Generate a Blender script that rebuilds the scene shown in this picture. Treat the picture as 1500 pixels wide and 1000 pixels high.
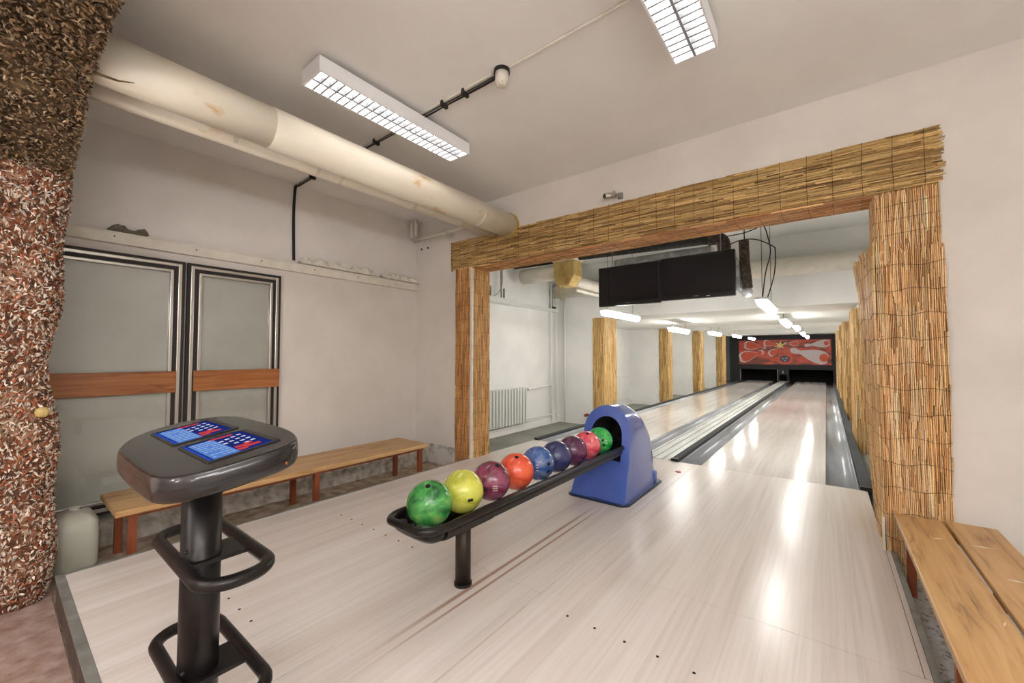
import bpy, math, random
from mathutils import Vector, Matrix
random.seed(7)
S = bpy.context.scene
for o in list(bpy.data.objects): bpy.data.objects.remove(o)
COL = S.collection
PI = math.pi

# ------------------------------------------------------------------ camera
cd = bpy.data.cameras.new('camera'); cam = bpy.data.objects.new('camera', cd); COL.objects.link(cam)
DX = Vector((0.79032633, 0.02065274, -0.61233795)); DY = Vector((0.61268559, -0.02797043, 0.78983164)); DZ = Vector((0.00081517, 0.99939538, 0.03475939))
# columns = camera right, up, back in world axes
right = Vector((DX[0], DY[0], DZ[0])); up = Vector((DX[1], DY[1], DZ[1])); back = -Vector((DX[2], DY[2], DZ[2]))
M = Matrix((right, up, back)).transposed().to_4x4(); M.translation = Vector((0, 0, 1.178))
cam.matrix_world = M
cd.sensor_width = 36.0; cd.lens = 593.0 / 1500 * 36; cd.clip_start = 0.02; cd.clip_end = 200
S.camera = cam

# ------------------------------------------------------------------ world, exposure
w = bpy.data.worlds.new('world'); S.world = w; w.use_nodes = True
w.node_tree.nodes['Background'].inputs[0].default_value = (0.8, 0.85, 1, 1)
w.node_tree.nodes['Background'].inputs[1].default_value = 0.3
vs = S.view_settings
vs.view_transform = 'Standard'; vs.look = 'None'; vs.gamma = 1; vs.use_curve_mapping = False
vs.exposure = 1.84
TUBE_ROOM = 4.5      # emission of the louvred fixtures' tubes
FILL_REAR = 27.0      # emission of the fill tubes added out of view behind the camera
TUBE_HALL = 11.5      # emission of the hall's sealed tube lights

# ------------------------------------------------------------------ node helpers
def lin(c):
    return tuple(((x / 255 / 12.92) if x / 255 <= 0.04045 else ((x / 255 + 0.055) / 1.055) ** 2.4) for x in c) + (1,)

def mat(name, c, rough=0.6, metal=0.0, spec=0.5, coat=0.0):
    m = bpy.data.materials.new(name); m.use_nodes = True
    b = m.node_tree.nodes['Principled BSDF']
    b.inputs['Base Color'].default_value = lin(c); b.inputs['Roughness'].default_value = rough
    b.inputs['Metallic'].default_value = metal; b.inputs['Specular IOR Level'].default_value = spec
    b.inputs['Coat Weight'].default_value = coat; b.inputs['Coat Roughness'].default_value = 0.08
    return m

def nn(m, t, **k):
    n = m.node_tree.nodes.new(t)
    for a, v in k.items(): setattr(n, a, v)
    return n
def lk(m, a, b): m.node_tree.links.new(a, b)

def noise(m, scale=(1, 1, 1), sc=5, det=4, rough=0.55, dist=0.0, coord='Object'):
    tc = nn(m, 'ShaderNodeTexCoord'); mp = nn(m, 'ShaderNodeMapping'); nz = nn(m, 'ShaderNodeTexNoise')
    mp.inputs['Scale'].default_value = scale
    nz.inputs['Scale'].default_value = sc; nz.inputs['Detail'].default_value = det
    nz.inputs['Roughness'].default_value = rough; nz.inputs['Distortion'].default_value = dist
    lk(m, tc.outputs[coord], mp.inputs[0]); lk(m, mp.outputs[0], nz.inputs['Vector'])
    return nz.outputs['Fac']

def ramp(m, fac, stops):
    r = nn(m, 'ShaderNodeValToRGB'); e = r.color_ramp.elements
    e[0].position = stops[0][0]; e[0].color = lin(stops[0][1])
    e[1].position = stops[-1][0]; e[1].color = lin(stops[-1][1])
    for p, c in stops[1:-1]:
        x = e.new(p); x.color = lin(c)
    lk(m, fac, r.inputs[0]); return r.outputs[0]

def mix(m, a, b, fac, mode='MIX'):
    x = nn(m, 'ShaderNodeMix', data_type='RGBA', blend_type=mode)
    for sock, v in ((x.inputs[6], a), (x.inputs[7], b), (x.inputs[0], fac)):
        if isinstance(v, (int, float)): sock.default_value = v
        elif isinstance(v, tuple): sock.default_value = lin(v)
        else: lk(m, v, sock)
    return x.outputs[2]

def base(m, col): lk(m, col, m.node_tree.nodes['Principled BSDF'].inputs['Base Color'])
def bump(m, h, strength=0.3, dist=0.01):
    b = nn(m, 'ShaderNodeBump'); b.inputs['Strength'].default_value = strength; b.inputs['Distance'].default_value = dist
    lk(m, h, b.inputs['Height']); lk(m, b.outputs[0], m.node_tree.nodes['Principled BSDF'].inputs['Normal'])

def noisy(name, stops, rough=0.6, sc=6, scale=(1, 1, 1), det=5, bs=0.0, bd=0.005, dist=0.0, **k):
    m = mat(name, stops[0][1], rough, **k)
    f = noise(m, scale, sc, det, dist=dist); base(m, ramp(m, f, stops))
    if bs: bump(m, f, bs, bd)
    return m

def wood(name, dark, mid, light, axis=1, rough=0.45, sc=1.0):
    m = mat(name, mid, rough)
    s = [22 * sc, 22 * sc, 22 * sc]; s[axis] = 1.4 * sc
    f = noise(m, tuple(s), 1.3, 6, 0.6, 0.9)
    c = ramp(m, f, [(0.28, dark), (0.45, mid), (0.68, light)])
    s2 = [3.2, 3.2, 3.2]; s2[axis] = 1.1
    f2 = noise(m, tuple(s2), 1.6, 2, 0.5, 1.5)
    c2 = ramp(m, f2, [(0.24, dark), (0.34, (235, 225, 205)), (1, (255, 250, 240))])
    base(m, mix(m, c, c2, 0.75, 'MULTIPLY')); bump(m, f, 0.15, 0.002)
    return m

# ------------------------------------------------------------------ mesh builder
class MB:
    def __init__(s): s.v = []; s.f = []; s.c = []
    def add(s, vs, fs, col=None):
        n = len(s.v); s.v += [tuple(p) for p in vs]; s.f += [tuple(i + n for i in f) for f in fs]
        s.c += [col or (1, 1, 1, 1)] * len(vs)
    def box(s, a, b, col=None):
        x0, y0, z0 = a; x1, y1, z1 = b
        x0, x1 = min(x0, x1), max(x0, x1); y0, y1 = min(y0, y1), max(y0, y1); z0, z1 = min(z0, z1), max(z0, z1)
        s.add([(x0, y0, z0), (x1, y0, z0), (x1, y1, z0), (x0, y1, z0), (x0, y0, z1), (x1, y0, z1), (x1, y1, z1), (x0, y1, z1)],
              [(0, 3, 2, 1), (4, 5, 6, 7), (0, 1, 5, 4), (1, 2, 6, 5), (2, 3, 7, 6), (3, 0, 4, 7)], col)
        return s
    def tube(s, pts, r, n=12, closed=False, caps=True, radii=None):
        P = [Vector(p) for p in pts]; N = len(P); rings = []
        nrm = None
        for i, p in enumerate(P):
            if closed: t = (P[(i + 1) % N] - P[i - 1]).normalized()
            else: t = (P[min(i + 1, N - 1)] - P[max(i - 1, 0)]).normalized()
            if nrm is None:
                a = Vector((0, 0, 1)) if abs(t.z) < 0.9 else Vector((1, 0, 0)); nrm = (a - t * a.dot(t)).normalized()
            else: nrm = (nrm - t * nrm.dot(t)).normalized()
            bi = t.cross(nrm); rr = radii[i] if radii else r
            rings.append([p + nrm * (rr * math.cos(2 * PI * k / n)) + bi * (rr * math.sin(2 * PI * k / n)) for k in range(n)])
        vs = [q for rg in rings for q in rg]; fs = []
        for i in range(N if closed else N - 1):
            j = (i + 1) % N
            for k in range(n):
                fs.append((i * n + k, i * n + (k + 1) % n, j * n + (k + 1) % n, j * n + k))
        if caps and not closed: fs += [tuple(range(n))[::-1], tuple((N - 1) * n + k for k in range(n))]
        s.add(vs, fs); return s
    def prism(s, poly, ext, col=None):
        n = len(poly); e = Vector(ext); vs = [Vector(p) for p in poly] + [Vector(p) + e for p in poly]
        s.add(vs, [tuple(range(n))[::-1], tuple(range(n, 2 * n))] + [(i, (i + 1) % n, n + (i + 1) % n, n + i) for i in range(n)], col)
        return s
    def sphere(s, c, r, nu=12, nv=8, sc=(1, 1, 1)):
        vs = [(c[0], c[1], c[2] + r * sc[2])]; fs = []
        for j in range(1, nv):
            for i in range(nu):
                a = 2 * PI * i / nu; b = PI * j / nv
                vs.append((c[0] + r * sc[0] * math.sin(b) * math.cos(a), c[1] + r * sc[1] * math.sin(b) * math.sin(a), c[2] + r * sc[2] * math.cos(b)))
        vs.append((c[0], c[1], c[2] - r * sc[2])); L = len(vs) - 1
        for i in range(nu):
            fs.append((0, 1 + i, 1 + (i + 1) % nu))
            fs.append((L, 1 + (nv - 2) * nu + (i + 1) % nu, 1 + (nv - 2) * nu + i))
            for j in range(nv - 2):
                a = 1 + j * nu; fs.append((a + i, a + nu + i, a + nu + (i + 1) % nu, a + (i + 1) % nu))
        s.add(vs, fs); return s
    def mesh(s, name, m, smooth=False, colors=False):
        me = bpy.data.meshes.new(name); me.from_pydata(s.v, [], s.f); me.materials.append(m)
        if smooth: me.polygons.foreach_set('use_smooth', [True] * len(me.polygons))
        if colors:
            ca = me.color_attributes.new('tint', 'FLOAT_COLOR', 'POINT')
            ca.data.foreach_set('color', [x for c in s.c for x in c])
        me.update(); return me

def link(name, me, parent=None, kind=None, bevel=0.0, seg=2, auto=False, loc=None, rot=None):
    o = bpy.data.objects.new(name, me); COL.objects.link(o)
    if parent is not None: o.parent = parent
    if kind: o['kind'] = kind
    if loc is not None: o.location = loc
    if rot is not None: o.rotation_euler = rot
    if bevel:
        b = o.modifiers.new('bevel', 'BEVEL'); b.width = bevel; b.segments = seg; b.limit_method = 'ANGLE'; b.angle_limit = 0.6
    return o
def obj(name, mb, m, parent=None, kind=None, smooth=False, **k):
    colors = k.pop('colors', False)
    return link(name, mb.mesh(name, m, smooth, colors), parent, kind, **k)
def B(a, b): return MB().box(a, b)
def T(pts, r, n=12, **k): return MB().tube(pts, r, n, **k)
def tag(o, label, cat, group=None):
    o['label'] = label; o['category'] = cat
    if group: o['group'] = group
    return o
def thing(name, label, cat, loc=(0, 0, 0), group=None):
    o = bpy.data.objects.new(name, None); COL.objects.link(o); o.location = loc; o.empty_display_size = 0.1
    return tag(o, label, cat, group)
def struct(name, mb, m, parent=None, **k): return obj(name, mb, m, parent, 'structure', **k)
def holder(name):
    o = bpy.data.objects.new(name, None); COL.objects.link(o); o['kind'] = 'structure'; return o
def smoothpath(pts, n=6):
    P = [Vector(p) for p in pts]; out = []
    for i in range(len(P) - 1):
        p0 = P[max(i - 1, 0)]; p1 = P[i]; p2 = P[i + 1]; p3 = P[min(i + 2, len(P) - 1)]
        for k in range(n):
            t = k / n
            out.append(0.5 * ((2 * p1) + (-p0 + p2) * t + (2 * p0 - 5 * p1 + 4 * p2 - p3) * t * t + (-p0 + 3 * p1 - 3 * p2 + p3) * t ** 3))
    out.append(P[-1]); return out
def rrect(x0, x1, y0, y1, r, n=6):
    out = []
    for cx, cy, a0 in ((x1 - r, y0 + r, -PI / 2), (x1 - r, y1 - r, 0), (x0 + r, y1 - r, PI / 2), (x0 + r, y0 + r, PI)):
        for k in range(n + 1):
            a = a0 + PI / 2 * k / n; out.append((cx + r * math.cos(a), cy + r * math.sin(a)))
    return out

# ------------------------------------------------------------------ materials
m_wall = mat('plaster_warm', (226, 216, 206), 0.85)
f = noise(m_wall, (1, 1, 1), 1.4, 6, 0.6); c = ramp(m_wall, f, [(0.3, (214, 207, 198)), (0.6, (227, 220, 212))])
f2 = noise(m_wall, (1, 1, 1), 26, 4); base(m_wall, c); bump(m_wall, f2, 0.25, 0.004)
m_ceil = noisy('ceiling_paint', [(0.3, (236, 232, 226)), (0.7, (243, 240, 234))], 0.9, 2, bs=0.08)
m_hall = noisy('hall_plaster', [(0.3, (222, 222, 218)), (0.7, (236, 235, 230))], 0.8, 1.6, bs=0.12)
m_pipe = noisy('pipe_paint', [(0.30, (205, 165, 95)), (0.38, (236, 226, 204)), (0.7, (242, 235, 218))], 0.4, 5, (1, 0.5, 1), bs=0.25, bd=0.01)
m_cream = noisy('cream_paint', [(0.3, (216, 208, 192)), (0.7, (232, 226, 213))], 0.5, 9, bs=0.1)
m_conc = noisy('rough_concrete', [(0.3, (136, 130, 118)), (0.5, (190, 184, 171)), (0.7, (220, 215, 205))], 0.95, 14, det=8, bs=0.8, bd=0.02)
m_dirt = noisy('brown_dirt_floor', [(0.3, (124, 104, 84)), (0.5, (164, 146, 126)), (0.7, (192, 178, 158))], 0.95, 11, det=8, bs=0.7, bd=0.015)
m_carp = noisy('pink_grey_floor', [(0.25, (134, 104, 88)), (0.5, (160, 134, 122)), (0.75, (182, 160, 150))], 0.9, 16, det=9, bs=0.3)
m_hfloor = noisy('hall_concrete', [(0.3, (118, 118, 108)), (0.7, (150, 149, 139))], 0.75, 2, (1, 1, 1), det=7, bs=0.1)
m_terr = mat('terrazzo', (190, 192, 192), 0.5)
f = noise(m_terr, (1, 1, 1), 42, 3, 0.6); f2 = noise(m_terr, (1, 1, 1), 5, 3)
base(m_terr, mix(m_terr, ramp(m_terr, f, [(0.36, (60, 60, 56)), (0.44, (176, 178, 176)), (1, (214, 215, 214))]), (200, 200, 198), 0.15))
m_trim = noisy('worn_grey_metal', [(0.3, (112, 112, 108)), (0.7, (158, 158, 152))], 0.5, 8, metal=0.3)
m_black = mat('black_satin', (28, 27, 27), 0.35)
m_dark = mat('matt_black', (14, 14, 14), 0.9)
m_gasket = mat('dark_gasket', (40, 34, 30), 0.6)
m_alu = mat('aluminium', (198, 194, 186), 0.28, 0.85)
m_rust = wood('red_brown_steel_paint', (106, 50, 28), (134, 68, 38), (150, 80, 46), 2, 0.5)
m_bench = wood('bench_pine_left', (136, 100, 62), (196, 158, 110), (216, 184, 138), 1)
m_benchr = wood('bench_pine_right', (132, 104, 74), (200, 160, 110), (216, 180, 130), 1)
m_rail = wood('door_rail_wood', (110, 62, 26), (168, 104, 54), (190, 128, 74), 1)
m_metalblk = noisy('dark_bronze_metal', [(0.3, (30, 27, 27)), (0.7, (44, 40, 38))], 0.32, 20, metal=0.55)
m_post = noisy('brown_black_post', [(0.3, (44, 36, 29)), (0.7, (58, 49, 40))], 0.42, 14, metal=0.4)
m_rubber = mat('rubber', (52, 52, 58), 0.6)
m_white = mat('white_enamel', (236, 236, 236), 0.35)
m_blue = noisy('blue_gelcoat', [(0.3, (76, 102, 184)), (0.7, (88, 114, 194))], 0.16, 3, coat=0.6)
m_bluedk = mat('blue_rim', (34, 56, 110), 0.3)
m_tv = mat('tv_glossy_black', (12, 11, 14), 0.45)
m_tvs = mat('tv_screen', (20, 15, 20), 0.22)
m_wire = mat('binding_wire', (84, 64, 38), 0.6, 0.3)
m_cable = mat('black_cable', (30, 28, 26), 0.6)
m_insul = noisy('dark_insulation', [(0.3, (44, 38, 32)), (0.55, (84, 72, 62)), (0.7, (112, 98, 84))], 0.9, 26, det=6, bs=0.9, bd=0.02)
m_insulblk = noisy('black_duct', [(0.3, (34, 36, 34)), (0.7, (62, 62, 58))], 0.8, 20, bs=0.4)
m_silver = noisy('foil', [(0.3, (140, 144, 148)), (0.7, (206, 208, 210))], 0.5, 12, metal=0.1, bs=0.5)
m_tape = noisy('yellow_tape', [(0.3, (172, 140, 74)), (0.7, (208, 182, 116))], 0.5, 8, bs=0.3)
m_gutter = noisy('grey_gutter', [(0.3, (150, 153, 156)), (0.7, (178, 181, 184))], 0.26, 2, (4, 0.4, 1), coat=0.3)
m_cap = noisy('charcoal_carpet', [(0.3, (46, 48, 50)), (0.7, (74, 76, 78))], 0.95, 60, bs=0.6)
m_track = noisy('ball_track_white', [(0.3, (180, 182, 178)), (0.7, (212, 213, 208))], 0.3, 3, (6, 0.5, 1))
m_rad = mat('radiator_enamel', (214, 216, 210), 0.4)
m_mask = mat('masking_grey_black', (34, 37, 40), 0.6)
m_gap = mat('dark_seam', (120, 108, 98), 0.9)

def emit(name, c, s):
    m = bpy.data.materials.new(name); m.use_nodes = True; nt = m.node_tree
    nt.nodes.remove(nt.nodes['Principled BSDF'])
    e = nt.nodes.new('ShaderNodeEmission'); e.inputs[0].default_value = lin(c); e.inputs[1].default_value = s
    nt.links.new(e.outputs[0], nt.nodes['Material Output'].inputs[0]); return m
m_tube = emit('lit_tube_neutral', (255, 247, 242), TUBE_ROOM)
m_tubeh = emit('lit_tube_cool', (246, 248, 255), TUBE_HALL)

# lane / approach laminate: pale wood grain along Y, built on world coordinates
def laminate(name, tone, rough, stain=False):
    m = mat(name, tone, rough, spec=0.3)
    a = noise(m, (55, 1.1, 1), 1.0, 5, 0.6, 0.3)
    b = noise(m, (7.4, 0.25, 1), 1.0, 2, 0.5)
    k = lambda d: tuple(max(0, min(255, t + d)) for t in tone)
    c1 = ramp(m, a, [(0.3, k(-11)), (0.52, k(0)), (0.72, k(4))])
    c2 = ramp(m, b, [(0.35, (244, 241, 238)), (0.6, (255, 255, 255))])
    col = mix(m, c1, c2, 1.0, 'MULTIPLY')
    if stain:
        tc = nn(m, 'ShaderNodeTexCoord'); sx = nn(m, 'ShaderNodeSeparateXYZ'); lk(m, tc.outputs['Object'], sx.inputs[0])
        def math_(op, x, y=None, z=None):
            n = nn(m, 'ShaderNodeMath', operation=op)
            for i, v in enumerate((x, y, z)):
                if v is None: continue
                if isinstance(v, (int, float)): n.inputs[i].default_value = v
                else: lk(m, v, n.inputs[i])
            return n.outputs[0]
        def smooth(v, a0, a1):
            n = nn(m, 'ShaderNodeMapRange', interpolation_type='SMOOTHSTEP')
            lk(m, v, n.inputs[0]); n.inputs[1].default_value = a0; n.inputs[2].default_value = a1; return n.outputs[0]
        along = math_('MULTIPLY', smooth(sx.outputs[1], 0.8, 1.5), smooth(sx.outputs[1], 3.15, 2.4))
        tot = None
        for x0, wd in ((-1.452, 0.017), (-1.398, 0.011)):
            d = math_('ABSOLUTE', math_('SUBTRACT', sx.outputs[0], x0)); l = smooth(d, wd, wd * 0.25)
            tot = l if tot is None else math_('MAXIMUM', tot, l)
        col = mix(m, col, (146, 96, 66), math_('MULTIPLY', math_('MULTIPLY', tot, along), 0.75))
    base(m, col); return m
m_app = laminate('approach_laminate', (222, 214, 207), 0.23, True)
m_lane = laminate('lane_laminate', (222, 216, 210), 0.11)

# reeds: own colour per reed from the 'tint' attribute
def reedmat():
    m = mat('reed', (210, 170, 110), 0.55)
    at = nn(m, 'ShaderNodeAttribute'); at.attribute_name = 'tint'; f = noise(m, (1, 1, 1), 60, 3)
    base(m, mix(m, at.outputs['Color'], ramp(m, f, [(0.3, (216, 208, 196)), (0.6, (255, 255, 255))]), 0.5, 'MULTIPLY'))
    return m
m_reed = reedmat()
m_reedback = noisy('reed_backing', [(0.3, (134, 100, 58)), (0.7, (176, 138, 88))], 0.9, 30, (4, 4, 1))

# ------------------------------------------------------------------ room shell
FZ = -0.15; CZ = 2.92; WY = 3.42; LX = -4.25
XL = -3.24; XR = 0.265          # jambs of the opening
def slab(name, a, b, m, **k): return struct(name, B(a, b), m, **k)
slab('floor', (-4.6, -3.6, FZ - 0.2), (3.2, WY, FZ), m_dirt)
slab('floor_entrance', (-4.2, -3.5, FZ), (-0.9, 0.245, FZ + 0.008), m_carp)
slab('floor_terrazzo', (0.31, -3.5, FZ), (3.1, WY, FZ + 0.02), m_terr)
slab('ceiling', (-4.6, -3.8, CZ), (3.4, WY + 0.3, CZ + 0.2), m_ceil)
slab('wall_left', (LX - 0.3, -3.6, FZ), (LX, WY, CZ), m_wall)
slab('wall_back', (-4.5, -3.8, FZ), (3.4, -3.6, CZ), m_wall)
slab('wall_right', (3.2, -3.6, FZ), (3.4, WY, CZ), m_wall)
mb = MB()
mb.box((LX, WY, FZ), (XL, 3.72, CZ)); mb.box((XL, WY, 2.22), (XR + 0.005, 3.72, CZ)); mb.box((XR + 0.005, WY, FZ), (3.4, 3.72, CZ))
struct('wall_front', mb, m_wall)
# rough plinth along the left wall and at the front wall's foot
def rough_block(name, a, b, m, n=26, amp=0.012, parent=None, axis=1):
    """box with an uneven top and front, subdivided along an axis"""
    vs = []; fs = []; prof = [(a[0], a[2]), (b[0], a[2]), (b[0] - 0.05, b[2] - 0.02), (a[0] + (b[0] - a[0]) * 0.5, b[2]), (a[0], b[2])]
    for i in range(n + 1):
        y = a[1] + (b[1] - a[1]) * i / n
        for j, (x, z) in enumerate(prof):
            r = 0 if j in (0,) else amp
            vs.append((x + (random.uniform(-r, r) if j in (1, 2, 3) else 0), y, z + (random.uniform(-r, r) if j in (2, 3, 4) else 0)))
    for i in range(n):
        for j in range(4): fs.append((i * 5 + j, i * 5 + j + 1, i * 5 + 5 + j + 1, i * 5 + 5 + j))
    fs += [tuple(range(5))[::-1], tuple(n * 5 + j for j in range(5))]
    m_ = MB(); m_.add(vs, [tuple(reversed(f)) for f in fs]); return obj(name, m_, m, parent, 'structure')
rough_block('trim_1', (LX, -1.2, FZ), (-3.98, WY, 0.0), m_conc, 60)
obj('baseboard_front', B((LX + 0.27, WY - 0.012, FZ), (XL - 0.26, WY, 0.08)), noisy('patched_plaster', [(0.36, (150, 146, 140)), (0.5, (212, 209, 204)), (0.7, (222, 218, 212))], 0.9, 7, bs=0.5), None, 'structure')

# ------------------------------------------------------------------ raised approach of laminate panels
ap = holder('floor_approach')
m_core = noisy('platform_side_board', [(0.3, (58, 46, 40)), (0.7, (92, 76, 66))], 0.85, 9, bs=0.3)
mb = MB(); mb.box((-3.272, 0.252, FZ), (0.26, 4.72, -0.014)); mb.box((0.26, 0.252, FZ), (0.305, 3.395, -0.014)); obj('platform_core', mb, m_core, ap)
def panel(x0, y0, x1, y1):
    g = 0.0012
    o = obj('floor_panel', B((x0 + g, y0 + g, -0.012), (x1 - g, y1 - g, 0)), m_app, ap); return o
panel(-3.25, 0.28, -1.605, 2.127); panel(-3.25, 2.127, -1.605, 4.72)
panel(-1.605, 0.28, -1.142, 1.708); panel(-1.605, 1.708, -1.142, 4.72)
panel(-1.142, 0.28, 0.285, 2.127); panel(-1.142, 2.127, 0.262, 4.72)
panel(0.262, 2.127, 0.285, 3.40)
mb = MB(); mb.box((-3.275, 0.28, -0.014), (-3.25, 4.72, 0.002)); obj('edge_strip', mb, m_trim, ap)
obj('edge_strip', B((-3.275, 0.247, -0.014), (0.31, 0.28, 0.002)), m_trim, ap)
obj('edge_strip', B((0.285, 0.28, -0.014), (0.31, 3.40, 0.002)), m_trim, ap)
# guide dots and pale arrows printed on the approach and lanes
for i, (x, y) in enumerate([(-0.95 + 0.1345 * k, 1.637) for k in range(5)] + [(-2.856 + 0.1365 * k, 1.627) for k in range(7)] + [(-2.313 + 0.136 * k, 0.744) for k in range(3)]):
    pr = MB(); pr.prism([(x + 0.0065 * math.cos(a * PI / 4), y + 0.0065 * math.sin(a * PI / 4), 0) for a in range(8)], (0, 0, 0.0008))
    obj('guide_dot', pr, m_dark, ap)
pr = MB(); pr.prism([(-1.24, 4.31, 0.001), (-1.21, 4.28, 0.001), (-1.18, 4.30, 0.001), (-1.19, 4.325, 0.001), (-1.22, 4.33, 0.001)], (0.004, 0, 0.006))
tag(obj('paper_scrap', pr, mat('red_scrap', (178, 70, 52), 0.7)), 'tiny red scrap lying on the pale approach right of the blue hood', 'scrap')

# ------------------------------------------------------------------ lane hall shell
HY0 = 3.72; HY1 = 24.0
slab('floor_hall', (-4.6, HY0 - 0.3, -0.34), (1.4, HY1, -0.14), m_hfloor)
slab('wall_hall_left', (-4.6, HY0, -0.14), (-4.3, HY1, CZ), m_hall)
slab('wall_hall_right', (1.0, HY0, -0.14), (1.3, HY1, CZ), m_hall)
slab('wall_hall_end', (-4.6, HY1 - 0.2, -0.14), (1.4, HY1, CZ), m_hall)
slab('ceiling_hall', (-4.6, HY0 - 0.02, CZ), (1.4, 7.3, CZ + 0.2), m_hall)
slab('ceiling_hall_low', (-4.6, 7.04, 1.89), (1.4, 10.9, CZ), m_hall)
slab('ceiling_hall_far', (-4.6, 10.9, 2.24), (1.4, HY1, CZ), m_hall)
for i, y in enumerate((14.27, 17.92, 21.4)):
    slab('trim_%d' % (i + 10), (-4.35, y, 2.02 if i < 2 else 2.12), (1.05, y + 0.5, 2.3), m_hall)
# white baseboard of the hall's left wall
slab('baseboard_hall_left', (-4.3, HY0, -0.14), (-4.24, 22.4, -0.02), m_hall)
PIL = [(7.04, 7.60), (10.9, 11.26), (14.3, 14.8), (17.95, 18.6)]
for i, (y0, y1) in enumerate(PIL):
    slab('wall_hall_pier_left', (-4.32, y0, -0.14), (-3.285, y1 - 0.01, 1.889 if i == 0 else 2.239), m_hall)
    yr = (7.31, 10.91, 14.31, 17.91)[i]; slab('wall_hall_pier_right', (0.36, yr, -0.14), (1.02, yr + 0.7, 1.889 if i == 0 else 2.239), m_hall)
    obj('baseboard_pier', B((-4.24, y0 - 0.02, -0.14), (-3.5, y0, -0.03)), m_hall, None, 'structure')

# ------------------------------------------------------------------ reed screens
def tint(pal):
    a, b = random.choice(pal), random.choice(pal); t = random.random(); k = random.uniform(0.9, 1.12)
    c = [min(255, (a[i] * (1 - t) + b[i] * t) * k) for i in range(3)]
    return lin(c)
STRAW = [(242, 208, 158), (232, 190, 134), (248, 222, 180), (218, 170, 112), (238, 200, 144), (192, 142, 88)]
GOLD = [(222, 188, 124), (206, 168, 104), (236, 206, 148), (170, 130, 76), (214, 182, 120)]
ORNG = [(216, 160, 100), (196, 136, 78), (230, 184, 126), (150, 100, 56), (208, 158, 102)]
BROWN = [(208, 174, 112), (180, 144, 88), (230, 200, 142), (122, 92, 54), (216, 184, 124), (150, 118, 72)]
def reeds(mb, o, u, v, n, W, H, pitch, lmin, lmax, pal, rag=0.0, fn=None):
    """reeds lie along v, side by side along u, bulging along n. fn bends a point (uu, vv, h) to space"""
    o, u, v, n = map(Vector, (o, u, v, n)); cnt = max(1, int(W / pitch)); p = W / cnt
    for i in range(cnt):
        s = -random.uniform(0, lmax) * 0.5 - random.uniform(0, rag); base_off = random.uniform(0, 0.003)
        end = H + random.uniform(-rag * 0.5, rag)
        s = random.uniform(-rag * 0.3, rag * 0.1)
        first = True
        while s < end:
            L = random.uniform(lmin, lmax) * (random.uniform(0.3, 1) if first else 1); first = False
            e = min(s + L, end); wd = p * random.uniform(0.42, 0.62); h = p * random.uniform(0.35, 0.8) + base_off + random.uniform(0, 0.003)
            c = (i + 0.5) * p + random.uniform(-0.12, 0.12) * p; sk = random.uniform(-0.35, 0.35) * p
            pts = []
            for (vv, dc) in ((s, -sk), (e, sk)):
                for (du, hh) in ((-wd, -0.002), (-wd * 0.45, h), (wd * 0.45, h), (wd, -0.002)):
                    if fn: pts.append(fn(c + du + dc, vv, hh))
                    else: pts.append(o + u * (c + du + dc) + v * vv + n * hh)
            mb.add(pts, [(0, 1, 5, 4), (1, 2, 6, 5), (2, 3, 7, 6), (0, 3, 2, 1), (4, 5, 6, 7)], tint(pal))
            s = e + random.uniform(0.0, 0.004)
    return mb
def wire(parent, pts, r=0.0012): obj('binding_wire', T(smoothpath(pts, 2), r, 4), m_wire, parent)

# horizontal beam screen: front face and underside
t = thing('beam_reed_screen', 'long horizontal reed mat wrapped round the beam over the lane opening', 'reed screen', (-1.5, WY, 2.22))
def at(parent, x=0, y=0, z=0): return None
def local(o, parent):   # keep world coordinates while parented to a moved empty
    o.matrix_parent_inverse = Matrix.Translation(-Vector(parent.location)); return o
def pobj(name, mb, m, parent, **k): return local(obj(name, mb, m, parent, **k), parent)
def pwire(parent, pts, r=0.0012): pobj('binding_wire', T(pts, r, 4), m_wire, parent)
BZ0, BZ1 = 2.215, 2.545
pobj('backing', MB().box((-3.52, WY - 0.012, BZ0), (0.545, WY - 0.001, BZ1)).box((XL, WY - 0.01, 2.205), (XR, 3.72, 2.219)), m_reedback, t)
mb = MB(); reeds(mb, (-3.55, WY - 0.014, BZ0 - 0.01), (0, 0, 1), (1, 0, 0), (0, -1, 0), BZ1 - BZ0 + 0.01, 4.11, 0.0078, 0.08, 0.34, BROWN + GOLD, 0.02)
pobj('front_reeds', mb, m_reed, t, kind='stuff', colors=True)
mb = MB(); reeds(mb, (XL - 0.02, WY - 0.018, 2.203), (0, 1, 0), (1, 0, 0), (0, 0, -1), 0.315, XR - XL + 0.02, 0.008, 0.08, 0.34, ORNG, 0.01)
pobj('underside_reeds', mb, m_reed, t, kind='stuff', colors=True)
mb = MB(); reeds(mb, (-3.56, WY - 0.03, BZ0 - 0.02), (0, 0, 1), (0, 1, 0), (-1, 0, 0), BZ1 - BZ0 + 0.02, 0.028, 0.0078, 0.03, 0.03, BROWN, 0.0)
pobj('end_reeds', mb, m_reed, t, kind='stuff', colors=True)
for k in range(28):
    x = -3.42 + k * 0.145 + random.uniform(-0.008, 0.008); yy = WY - 0.028
    pwire(t, [(x, yy, BZ1), (x + random.uniform(-.006, .006), yy, 2.38), (x, yy, BZ0 - 0.012), (x, WY + 0.05, 2.19), (x + .01, 3.70, 2.19)])

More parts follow.
